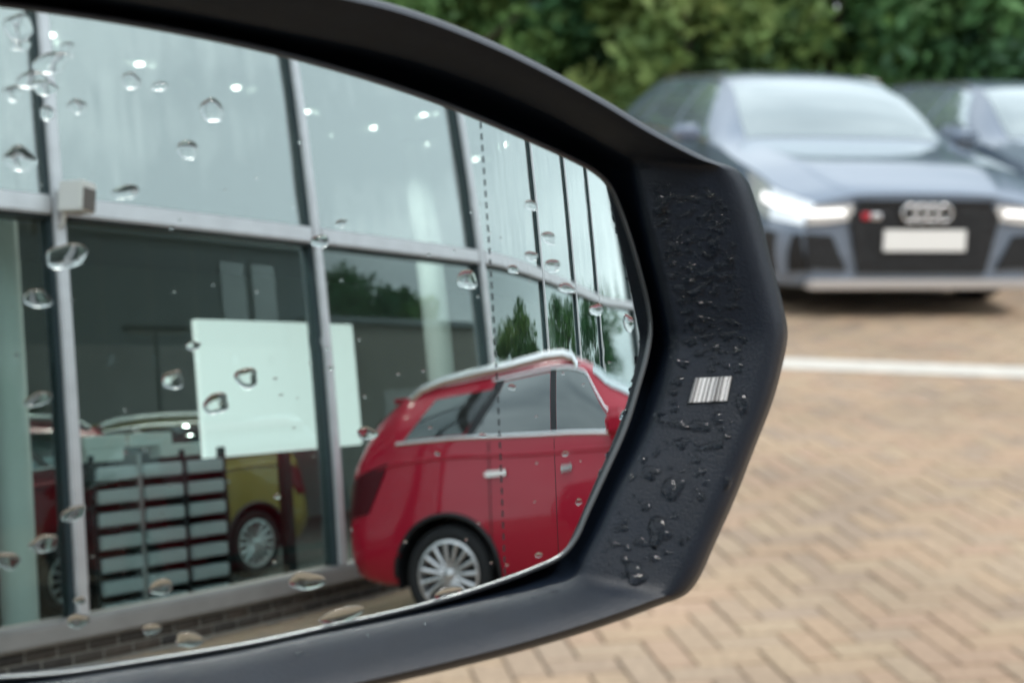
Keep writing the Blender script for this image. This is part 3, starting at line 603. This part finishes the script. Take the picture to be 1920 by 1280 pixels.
for a, b in ((qa[0]-cx, (qa[0]+qb[0])/2-cx-.12), ((qa[0]+qb[0])/2-cx+.12, qb[0]-cx)):
    w = mobj('window', *boxv(a, b, -hy-.03, -hy-.002, 7.0, 9.6), 'trim', r); mobj('pane', *boxv(a+.06, b-.06, -hy-.045, -hy-.031, 7.06, 9.54), 'winglass', w)
r2, hx2, hy2 = bld('warehouse', 'low brown grey warehouse beside the slate clad office block', rfar((588, 650), 18.5)[0], rfar((905, 650), 18.5)[0], 18.5, 24, 6.9, 'greyrender')
mobj('shutter', *boxv(-2, 2, -hy2-.06, -hy2-.002, 0, 4), 'clad2', r2)
q = rfar((292, 640), 12.); qt = rfar((290, 622), 12.)
lp = empty('street_lamp', (q[0], 12, 0), 0, 'grey lamp post with a flat wide head across the car park', 'street lamp')
MB().tube([(0, 0, 0), (0, 0, .9), (0, 0, .91), (0, 0, qt[2])], [.09, .09, .06, .045], 10).build('post', 'postgrey', lp, True)
bevel_obj(mobj('lamp_head', *boxv(-1.0, 1.1, -.18, .18, qt[2], qt[2]+.16), 'postgrey', lp), .05); mobj('lamp_lens', *boxv(-.9, 1.0, -.13, .13, qt[2]-.02, qt[2]-.001), 'box', lp)

# ================================================================== TREES AND HEDGE
def foliage(n, center, rad, leaf, clumps, seed, shell=.55):
    rg = np.random.default_rng(seed)
    cc = rg.normal(size=(clumps, 3)); cc /= np.linalg.norm(cc, axis=1)[:, None]; cc *= (shell+(1-shell)*rg.random((clumps, 1)))
    cc = cc*np.array(rad)*.82; cval = rg.random(clumps); cs = rg.uniform(.22, .42, clumps)*min(rad)
    k = rg.integers(0, clumps, n); d = rg.normal(size=(n, 3)); d /= np.linalg.norm(d, axis=1)[:, None]
    P = cc[k]+d*(cs[k]*rg.random(n)**.4)[:, None]+np.array(center); P[:, 2] = np.maximum(P[:, 2], .05)
    a = rg.normal(size=(n, 3)); a /= np.linalg.norm(a, axis=1)[:, None]; b = np.cross(a, rg.normal(size=(n, 3))); b /= np.linalg.norm(b, axis=1)[:, None]
    s = leaf*rg.uniform(.6, 1.3, n)[:, None]; V = np.stack([P-a*s, P+b*s*.5, P+a*s, P-b*s*.5], 1).reshape(-1, 3)
    return V, np.clip(.65*cval[k]+.35*rg.random(n), 0, 1)
def leaf_mesh(name, V, val, material, parent):
    n = len(val); me = bpy.data.meshes.new(name); me.vertices.add(4*n); me.vertices.foreach_set('co', V.reshape(-1)); me.loops.add(4*n); me.loops.foreach_set('vertex_index', np.arange(4*n, dtype=np.int32))
    me.polygons.add(n); me.polygons.foreach_set('loop_start', np.arange(0, 4*n, 4, dtype=np.int32)); me.update(calc_edges=True)
    a = me.attributes.new('rnd', 'FLOAT', 'FACE'); a.data.foreach_set('value', val.astype(np.float32)); return linkm(name, me, material, parent)
def tree(name, label, cat, x, y, h, rx, rz, leafmat, seed, n=9000, leaf=.10, clumps=60, group=None, cz=None):
    r = empty(name, (x, y, 0), 0, label, cat, group); rg = random.Random(seed); cz = cz or h-rz
    t = MB(); top = cz+rz*.4
    t.tube([(0, 0, -.1), (.03, .02, h*.15), (-.04, .03, h*.35), (.02, 0, top)], [.05+h*.022, .04+h*.018, .03+h*.013, .02], 9)
    for k in range(7):
        a = rg.uniform(0, 6.28); z = h*.2+k*h*.07; l = rx*rg.uniform(.5, .8); t.tube([(0, 0, z), (math.cos(a)*l*.5, math.sin(a)*l*.5, z+h*.08), (math.cos(a)*l, math.sin(a)*l, z+h*.2)], [h*.009+.015, h*.006+.01, .008], 6)
    t.build('trunk', 'bark', r, True)
    V, val = foliage(n, (0, 0, cz), (rx, rx*.85, rz), leaf, clumps, seed); leaf_mesh('crown', V, val, leafmat, r); return r
hedge = [(-3.6, 17.6, 5.2, 2.0, 0, 'broad mid green'), (-1.2, 17.0, 5.0, 1.9, 1, 'olive green'), (.6, 18.3, 5.6, 2.1, 3, 'dark blue green'), (1.9, 16.6, 4.6, 1.5, 2, 'tawny yellowing'), (3.6, 17.4, 5.2, 2.0, 1, 'bright mid green'), (5.2, 16.7, 4.9, 1.7, 0, 'dense green'), (6.9, 17.5, 5.3, 2.0, 3, 'deep shadowy green'), (8.6, 16.9, 5.0, 1.8, 1, 'pale leaved green'), (10.6, 17.8, 5.4, 2.1, 0, 'rounded green'), (-6.2, 17.2, 5.0, 1.9, 1, 'lighter green'), (-8.8, 17.9, 5.5, 2.1, 3, 'tall dark green'), (-11.4, 17.3, 4.8, 2.0, 0, 'plain green')]
where = ['hidden behind the wing mirror', 'beside the broad mid green one', 'set back behind the tawny one', 'behind the roof of the steel blue car', 'between the tawny and the dense one', 'behind the two parked cars', 'behind the slate grey car', 'past the slate grey car', 'ending the hedge row past the cars', 'next along from the broad mid green one', 'furthest but one from the parked cars', 'furthest from the parked cars']
for i, (x, y, h, rx, lm, ds) in enumerate(hedge):
    tree('hedge_tree', ds+' hedge tree '+where[i], 'tree', x, y, h, rx, h*.52, 'leaf%d' % lm, 100+i, 12000, .11, 75, 'trees of the tall hedge behind the cars', cz=h*.5)
b_ = [(x, 20.6+.5*math.sin(x), 3.2, 2.6) for x in np.arange(-13, 16, 2.6)]
Vs = []; vl = []
for k, (x, y, cz, rr) in enumerate(b_): V_, a_ = foliage(5000, (x, y, cz), (rr, 1.5, 3.4), .16, 40, 300+k); Vs.append(V_); vl.append(a_*.9)
tag(leaf_mesh('hedge_backing', np.concatenate(Vs), np.concatenate(vl), 'leaf3', None), 'dark mass of wood behind the hedge trees', 'wood', kind='stuff')
q = rfar((680, 545), 25.); tree('tree', 'dark leafy tree rising behind the low warehouse roof', 'tree', q[0], 26., 12.2, 3.6, 3.4, 'leaf3', 21, 6000, .2, 45)
q = rfar((800, 560), 25.); tree('tree', 'smaller open tree behind the far end of the warehouse', 'tree', q[0]-1, 26., 10.8, 2.6, 2.6, 'leaf0', 22, 6000, .2, 40)
for k, (pp, hh, lm, ds) in enumerate((((970, 600), 10.5, 1, 'light green tree past the end of the warehouse'), ((1050, 590), 12, 0, 'tall green tree standing well past the warehouse'), ((1110, 560), 14, 3, 'dark tree furthest along from the warehouse'))):
    q = rfar(pp, 20.); tree('tree', ds, 'tree', q[0], 20, hh, 3.2+k*.8, hh*.45, 'leaf%d' % lm, 40+k, 5500, .22, 45, cz=hh*.52)

# ================================================================== WING MIRROR
ST = [  # glass edge, inner edge of the lip, outer rim (photo pixels, clockwise from the inner top)
 ((-560, -30), (-575, -75), (-600, -150)), ((-300, -18), (-300, -62), (-300, -158)), ((0, 14), (0, -28), (0, -135)), ((250, 50), (250, 6), (300, -88)), ((500, 100), (500, 54), (560, -32)),
 ((700, 155), (750, 110), (760, 15)), ((850, 207), (900, 160), (950, 90)), ((1000, 270), (1040, 222), (1130, 185)), ((1075, 304), (1115, 262), (1230, 246)), ((1115, 326), (1162, 288), (1330, 298)),
 ((1140, 350), (1188, 305), (1382, 318)), ((1158, 388), (1200, 345), (1404, 345)), ((1180, 450), (1218, 420), (1425, 405)), ((1200, 520), (1240, 510), (1450, 500)), ((1214, 580), (1260, 595), (1468, 570)),
 ((1217, 622), (1268, 640), (1477, 625)), ((1210, 665), (1258, 695), (1466, 690)), ((1195, 720), (1235, 770), (1448, 755)), ((1170, 800), (1200, 850), (1415, 840)), ((1130, 890), (1160, 925), (1380, 930)),
 ((1100, 955), (1122, 1005), (1340, 1020)), ((1076, 1008), (1095, 1055), (1310, 1085)), ((1050, 1038), (1082, 1078), (1286, 1114)), ((1000, 1062), (1020, 1100), (1240, 1133)), ((900, 1098), (900, 1128), (1150, 1167)),
 ((780, 1133), (750, 1160), (1000, 1214)), ((640, 1165), (600, 1190), (800, 1265)), ((480, 1200), (420, 1228), (560, 1318)), ((300, 1230), (230, 1258), (330, 1360)), ((130, 1256), (50, 1285), (100, 1388)),
 ((0, 1266), (-100, 1300), (-100, 1403)), ((-300, 1280), (-320, 1315), (-320, 1405)), ((-560, 1255), (-580, 1290), (-600, 1385)), ((-640, 1150), (-680, 1170), (-740, 1200)), ((-680, 900), (-720, 900), (-800, 900)),
 ((-690, 600), (-730, 600), (-810, 600)), ((-680, 300), (-720, 300), (-800, 300)), ((-640, 60), (-680, 40), (-740, 0))]
def smooth_loop(pts, sub=5):            # closed centripetal Catmull-Rom
    P = np.array(pts, float); n = len(P); out = []
    for i in range(n):
        p0, p1, p2, p3 = P[i-1], P[i], P[(i+1) % n], P[(i+2) % n]
        t0 = 0; t1 = t0+np.linalg.norm(p1-p0)**.5; t2 = t1+np.linalg.norm(p2-p1)**.5; t3 = t2+np.linalg.norm(p3-p2)**.5
        for k in range(sub):
            t = t1+(t2-t1)*k/sub
            A1 = (t1-t)/(t1-t0)*p0+(t-t0)/(t1-t0)*p1; A2 = (t2-t)/(t2-t1)*p1+(t-t1)/(t2-t1)*p2; A3 = (t3-t)/(t3-t2)*p2+(t-t2)/(t3-t2)*p3
            B1 = (t2-t)/(t2-t0)*A1+(t-t0)/(t2-t0)*A2; B2 = (t3-t)/(t3-t1)*A2+(t-t1)/(t3-t1)*A3; out.append((t2-t)/(t2-t1)*B1+(t-t1)/(t2-t1)*B2)
    return np.array(out)
SUB = 6
G, C_, O_ = [smooth_loop([s[k] for s in ST], SUB) for k in range(3)]; NL = len(G)
guv = mplane(G, 0)
for _ in range(4): guv = mplane(G, mw(guv[:, 0], guv[:, 1]))
base = MC-MN*.06-MV*.07
mirr = empty('wing_mirror', tuple(base), 0, 'black wing mirror with wet housing reflecting a showroom and red car', 'mirror')
def loc(P): return np.asarray(P)-base
# glass: rings shrinking to the centre, exact normals
ctr = np.array([0., 0.]); NRG = 44; gv_ = []; nn_ = []; ff = []
for i in range(NRG):
    s = 1-i/NRG; uv = ctr+(guv-ctr)*s
    for (u, v) in uv:
        gv_.append(mpt(u, v, mw(u, v))[0]); a, b = mgrad(u, v); N = MN-a*MU-b*MV; nn_.append(N/np.linalg.norm(N))
gv_.append(mpt(0, 0, 0)[0]); nn_.append(MN)
for i in range(NRG-1):
    for k in range(NL): ff.append((i*NL+k, i*NL+(k+1) % NL, (i+1)*NL+(k+1) % NL, (i+1)*NL+k))
ff += [((NRG-1)*NL+k, (NRG-1)*NL+(k+1) % NL, NRG*NL) for k in range(NL)]
glass = mobj('mirror_glass', loc(gv_), ff, 'mirror', mirr, True)
if Vector(glass.data.polygons[0].normal).dot(Vector(MN)) < 0: glass.data.flip_normals()
glass.data.normals_split_custom_set_from_vertices([tuple(n) for n in nn_])
glass['label'] = 'curved mirror glass reflecting the showroom front and red car'
# grey edge bead and the carrier behind the glass
def loop_out(uv, d):
    t = np.roll(uv, -1, 0)-np.roll(uv, 1, 0); t /= np.linalg.norm(t, axis=1)[:, None]; nrm = np.stack([-t[:, 1], t[:, 0]], 1)
    if ((uv-uv.mean(0))*nrm).sum() < 0: nrm = -nrm
    return uv+nrm*d
def lpts(uv, w): return mpt(uv[:, 0], uv[:, 1], w)
def loft(name, loops, material, parent, closed_prof=False, smooth=True, angle=50, capend=False):
    v = np.concatenate(loops); f = []; m = len(loops)
    for i in range(m if closed_prof else m-1):
        j = (i+1) % m
        for k in range(NL): f.append((i*NL+k, i*NL+(k+1) % NL, j*NL+(k+1) % NL, j*NL+k))
    if capend: v = np.concatenate([v, loops[-1].mean(0)[None]]); f += [((m-1)*NL+k, (m-1)*NL+(k+1) % NL, m*NL) for k in range(NL)]
    return mobj(name, loc(v), f, material, parent, smooth, angle)
gw = mw(guv[:, 0], guv[:, 1])
bead = [(-.00005, .0001), (.0001, .00045), (.0004, .0005), (.00055, .0002), (.00056, -.0003), (.0008, -.0001), (.0011, -.0002), (.0013, -.0007), (.0013, -.004), (-.00005, -.004)]
loft('glass_edge', [lpts(loop_out(guv, a), gw+b) for a, b in bead], 'rim', glass, True)
# etched dashes that mark the outer zone
db = MB(); p0, p1 = np.array((901., 228.)), np.array((947., 1084.)); nd = 40
for k in range(nd):
    a = p0+(p1-p0)*(k+.05)/nd; b = p0+(p1-p0)*(k+.62)/nd; off = np.array([1.6, 0]); off2 = np.array([0., 0])
    bow = lambda p: p+np.array([5*math.sin(math.pi*(p[1]-228)/856), 0])
    pts = [bow(a)-off, bow(a)+off, bow(b)+off, bow(b)-off]; uv = mplane(pts, 0)
    for _ in range(4): uv = mplane(pts, mw(uv[:, 0], uv[:, 1])+.00004)
    db.add([tuple(p) for p in loc(lpts(uv, mw(uv[:, 0], uv[:, 1])+.00004))], [(0, 1, 2, 3)])
db.build('dashed_line', 'etch', glass)
# housing: gap, wall, lip, rim and shell as one moulding
cuv = mplane(C_, .003)
def lip(t, w): return mplane(C_*(1-t)+O_*t, w)
ouv = lip(1, .0065); oc = ouv.mean(0)
loops = [lpts(loop_out(guv, -.006), gw-.012), lpts(loop_out(guv, .0020), gw-.012), lpts(mplane(G*.25+C_*.75, -.004), -.004+gw*.8), lpts(mplane(C_, .0018), .0018), lpts(lip(.05, .0028), .0028), lpts(lip(.3, .0055), .0055), lpts(lip(.55, .0083), .0083), lpts(lip(.76, .0104), .0104), lpts(lip(.87, .0112), .0112), lpts(lip(.955, .0100), .0100), lpts(lip(1, .0065), .0065)]
for sc_, w in ((1.004, .001), (1.0, -.012), (.965, -.032), (.88, -.052), (.72, -.068), (.45, -.078), (.15, -.081)): loops.append(lpts(oc+(ouv-oc)*sc_, w))
hous = loft('housing', loops, 'plastic', mirr, False, True, 70, True)
# the foot that joins the mirror to the door
ft = MB(); e0 = mpt(-.120, -.045, -.05)[0]; e1 = mpt(-.18, -.062, -.05)[0]; e2 = mpt(-.25, -.068, -.04)[0]
ft.tube([tuple(loc(e)) for e in (e0, e1, e2)], [.030, .022, .032], 14); ft.build('foot', 'plastic', mirr, True)
# assist lamp let into the lip
bpy.context.view_layer.update()
def bvh_of(o): return BVHTree.FromPolygons([Vector(v.co)+Vector(base) for v in o.data.vertices], [tuple(p.vertices) for p in o.data.polygons])
BH, BG = bvh_of(hous), bvh_of(glass)
def hit(bv, p):
    D = pxray(p)[0]; h, n, i, d = bv.ray_cast(Vector(CAMP), Vector(D))
    if h is None: return None
    if n.dot(Vector(D)) > 0: n = -n
    return np.array(h), np.array(n)
lc = [(1303, 709), (1373, 706), (1364, 751), (1290, 755)]; hp = [hit(BH, p) for p in lc]; ln_ = sum(h[1] for h in hp); ln_ /= np.linalg.norm(ln_)
q4 = np.array([h[0] for h in hp])
def quadbox(q, a, b): return [tuple(p) for p in loc(q+ln_*a)]+[tuple(p) for p in loc(q+ln_*b)]
qc = q4.mean(0); qf = qc+(q4-qc)*1.05
lamp = mobj('assist_lamp', quadbox(qf, -.003, .00025), boxv(0, 1, 0, 1, 0, 1)[1], 'gloss_black', mirr); lamp['label'] = 'small clear ribbed assist lamp in the mirror lip'
NR = 9
for k in range(NR):
    t0, t1 = (k+.08+random.uniform(-.06, .06))/NR, (k+.86+random.uniform(-.12, .06))/NR; pts = []; rh = random.uniform(.0004, .0014)
    for t, hgt in ((t0, .0003), (t0*.5+t1*.5, rh), (t1, .0003)):
        for e, fct in ((q4[0]*(1-t)+q4[1]*t, 0), (q4[3]*(1-t)+q4[2]*t, 0)): pts.append(e+ln_*hgt)
    pts = np.array(pts); mobj('lens_rib', [tuple(p) for p in loc(pts)]+[tuple(p) for p in loc(pts-ln_*.002)], [(0, 2, 3, 1), (2, 4, 5, 3), (0, 1, 7, 6), (4, 10, 11, 5), (0, 6, 8, 2), (2, 8, 10, 4), (1, 3, 9, 7), (3, 5, 11, 9)], 'lamp', lamp)

# ================================================================== RAINDROPS
def drop(bv, px_, rx, ry, rot, seed, hgt=.34, lobes=.16, name='water_drop', label='', group='', skew=0.):
    h = hit(bv, px_)
    if h is None: return None
    c, n = h; rg = random.Random(seed)
    e1 = np.cross(n, MV if abs(n @ MV) < .9 else MU); e1 /= np.linalg.norm(e1)
    if e1 @ MU < 0: e1 = -e1
    e2 = np.cross(n, e1)
    if e2 @ MV < 0: e2 = -e2
    pm = np.linalg.norm(c-CAMP)/FPX; NS, NRr = 28, 7
    ph = [rg.uniform(0, 6.28) for _ in range(4)]; am = [rg.uniform(.3, 1)*lobes for _ in range(4)]
    v = []; f = []
    cr_t, sr_t = math.cos(rot), math.sin(rot)
    for i in range(NRr+1):
        a = (i/NRr)*math.pi/2; rr = math.cos(a) if i < NRr else 0; zz = math.sin(a)**.9 if i else -.12
        if i == NRr: v.append(c+n*(hgt*min(rx, ry)*pm)); continue
        for k in range(NS):
            t = 2*math.pi*k/NS; m = 1+am[0]*math.sin(2*t+ph[0])+am[1]*math.sin(3*t+ph[1])+.7*am[2]*math.sin(4*t+ph[2])+.5*am[3]*math.sin(5*t+ph[3])
            x, y = rx*rr*m*math.cos(t), ry*rr*m*math.sin(t); y -= skew*ry*zz; x, y = x*cr_t-y*sr_t, x*sr_t+y*cr_t
            v.append(c+(e1*x+e2*y)*pm+n*(hgt*min(rx, ry)*pm*zz))
    for i in range(NRr-1):
        for k in range(NS): f.append((i*NS+k, i*NS+(k+1) % NS, (i+1)*NS+(k+1) % NS, (i+1)*NS+k))
    top = len(v)-1; f += [((NRr-1)*NS+k, (NRr-1)*NS+(k+1) % NS, top) for k in range(NS)]
    o = mobj(name, [tuple(np.array(p)-c) for p in v], f, 'bead' if bv is BH else 'water', None, True); o.location = tuple(c); tag(o, label, 'water drop', group); return o
GD = [(35, 52, 26, 24), (38, 85, 18, 10), (95, 118, 34, 18), (60, 150, 26, 16), (85, 165, 22, 14), (128, 92, 14, 12), (25, 175, 18, 14), (88, 212, 12, 14), (145, 200, 17, 13), (38, 298, 28, 22), (246, 152, 18, 15), (300, 162, 16, 8), (397, 207, 22, 22), (352, 281, 19, 18), (236, 360, 25, 13), (125, 480, 38, 22), (70, 560, 24, 17), (600, 452, 18, 12), (72, 748, 24, 12), (462, 708, 23, 19), (405, 756, 25, 19), (325, 712, 20, 18), (362, 648, 14, 8), (138, 962, 24, 12), (83, 1018, 26, 15), (15, 1050, 20, 16), (146, 1163, 20, 12), (303, 1100, 22, 15), (284, 1178, 17, 10), (355, 1198, 26, 14), (575, 1088, 36, 16), (640, 1152, 44, 14), (688, 812, 20, 12), (876, 524, 22, 18),
      (995, 385, 14, 10), (1028, 446, 16, 12), (996, 480, 14, 10), (1036, 498, 18, 12), (962, 505, 12, 8), (1062, 540, 18, 10), (1118, 580, 16, 12), (1178, 605, 12, 18), (640, 418, 14, 6), (150, 1125, 10, 7), (520, 930, 7, 5), (905, 815, 8, 4), (1085, 940, 7, 6), (960, 725, 8, 6), (820, 850, 6, 4), (1010, 1040, 8, 5), (840, 1112, 30, 12), (1060, 850, 7, 5), (620, 690, 6, 4)]
for _k in range(70):
    _x = random.uniform(0, 1150); _y = random.uniform(120+.2*_x, 1150-.08*_x)
    if all((_x-a)**2+(_y-b)**2 > (c+12)**2 for a, b, c, _ in GD): GD.append((_x, _y, random.uniform(1.6, 4.5), random.uniform(1.5, 3.2)))
def glass_label(x, y, rx, ry):
    size = 'large' if rx*ry > 400 else 'small'
    where_ = 'in the outer zone past the dashed line' if x > 925 and y < 660 else 'over the reflected red car' if x > 670 and y > 680 else 'over the reflected sill and plinth' if y > 1060 else 'over the reflected upper panes' if y < 390+.13*x else 'over the reflected lower panes'
    return size+' raindrop on the mirror glass '+where_
def bead_label(x, y, rx, ry):
    size = 'large' if rx*ry > 150 else 'middling' if rx*ry > 45 else 'tiny'
    return size+' raindrop on the black mirror lip '+('above the ribbed lamp' if y < 705 else 'below the ribbed lamp' if y < 1090 else 'under the mirror glass')
for i, (x, y, rx, ry) in enumerate(GD):
    drop(BG, (x, y), rx, ry, random.uniform(-.25, .25), i, .20, .085, 'water_drop', glass_label(x, y, rx, ry), 'raindrops on the mirror glass', .12)
# beads on the black lip: first the large ones that can be placed, then the scatter between them
BD = [(1243, 382, 17, 20), (1247, 400, 12, 8), (1330, 365, 10, 6), (1296, 372, 10, 6), (1270, 370, 6, 5), (1290, 400, 18, 6), (1325, 405, 10, 7), (1263, 465, 14, 14), (1340, 460, 13, 15), (1352, 435, 9, 5), (1258, 430, 10, 5), (1295, 503, 9, 12), (1328, 512, 12, 11), (1350, 498, 12, 7), (1275, 540, 10, 10), (1308, 545, 16, 12), (1340, 545, 12, 8), (1278, 565, 10, 8), (1320, 570, 16, 6), (1290, 585, 12, 6), (1318, 598, 14, 6), (1372, 575, 10, 6), (1375, 605, 16, 6), (1295, 640, 14, 9), (1325, 632, 9, 9), (1365, 630, 16, 8), (1340, 650, 8, 8), (1312, 662, 14, 7), (1278, 680, 18, 7), (1380, 658, 8, 8), (1205, 312, 12, 6),
      (1270, 715, 12, 8), (1262, 735, 8, 8), (1240, 783, 16, 10), (1272, 795, 20, 9), (1312, 798, 20, 12), (1345, 785, 12, 10), (1392, 755, 14, 16), (1278, 830, 13, 12), (1335, 835, 22, 9), (1305, 862, 9, 7), (1312, 885, 12, 8), (1362, 818, 7, 6), (1218, 885, 18, 12), (1205, 862, 10, 6), (1262, 915, 16, 28), (1315, 930, 8, 10), (1325, 905, 6, 6), (1365, 905, 10, 14), (1185, 895, 9, 5), (1235, 995, 26, 22), (1200, 1015, 12, 9), (1282, 1013, 12, 7), (1250, 1035, 8, 6), (1192, 1075, 20, 20), (1170, 1078, 8, 6), (1268, 965, 7, 6), (1230, 850, 9, 5)]
taken = [(x, y, max(rx, ry)) for x, y, rx, ry in BD]
for i, (x, y, rx, ry) in enumerate(BD): drop(BH, (x, y), rx, ry, random.uniform(-.5, .5), 500+i, .42, .26, 'water_bead', bead_label(x, y, rx, ry), 'raindrops on the black mirror lip', .25)
nbd = 0; tries = 0
while nbd < 150 and tries < 6000:
    tries += 1; y = random.choice((random.uniform(350, 640), random.uniform(350, 700), random.uniform(640, 1060)))
    xl = np.interp(y, [300, 420, 510, 640, 770, 850, 925, 1055], [1205, 1230, 1252, 1280, 1250, 1215, 1175, 1110]); xr = xl+np.interp(y, [300, 420, 640, 850, 1055], [120, 140, 115, 140, 120])
    x = random.uniform(xl+4, xr); r = random.uniform(2.2, 7) if random.random() < .85 else random.uniform(7, 10)
    if 1275 < x < 1385 and 695 < y < 765: continue
    if any((x-a)**2+(y-b)**2 < (r+c)**2*.9 for a, b, c in taken): continue
    if y > 700 and random.random() < .45: continue
    taken.append((x, y, r)); nbd += 1
    drop(BH, (x, y), r*random.uniform(1, 1.6), r*random.uniform(.7, 1), random.uniform(-.6, .6), 900+nbd, .42, .24, 'water_bead', bead_label(x, y, r, r), 'raindrops on the black mirror lip', .2)
for i, (x, y, rx, ry) in enumerate([(1040, 1108, 9, 3), (885, 1150, 8, 3), (800, 1170, 6, 3), (1000, 1120, 5, 3), (690, 1192, 6, 3), (560, 1225, 9, 4)]):
    drop(BH, (x, y), rx, ry, 0, 1500+i, .4, .2, 'water_bead', bead_label(x, y, rx, ry), 'raindrops on the black mirror lip')
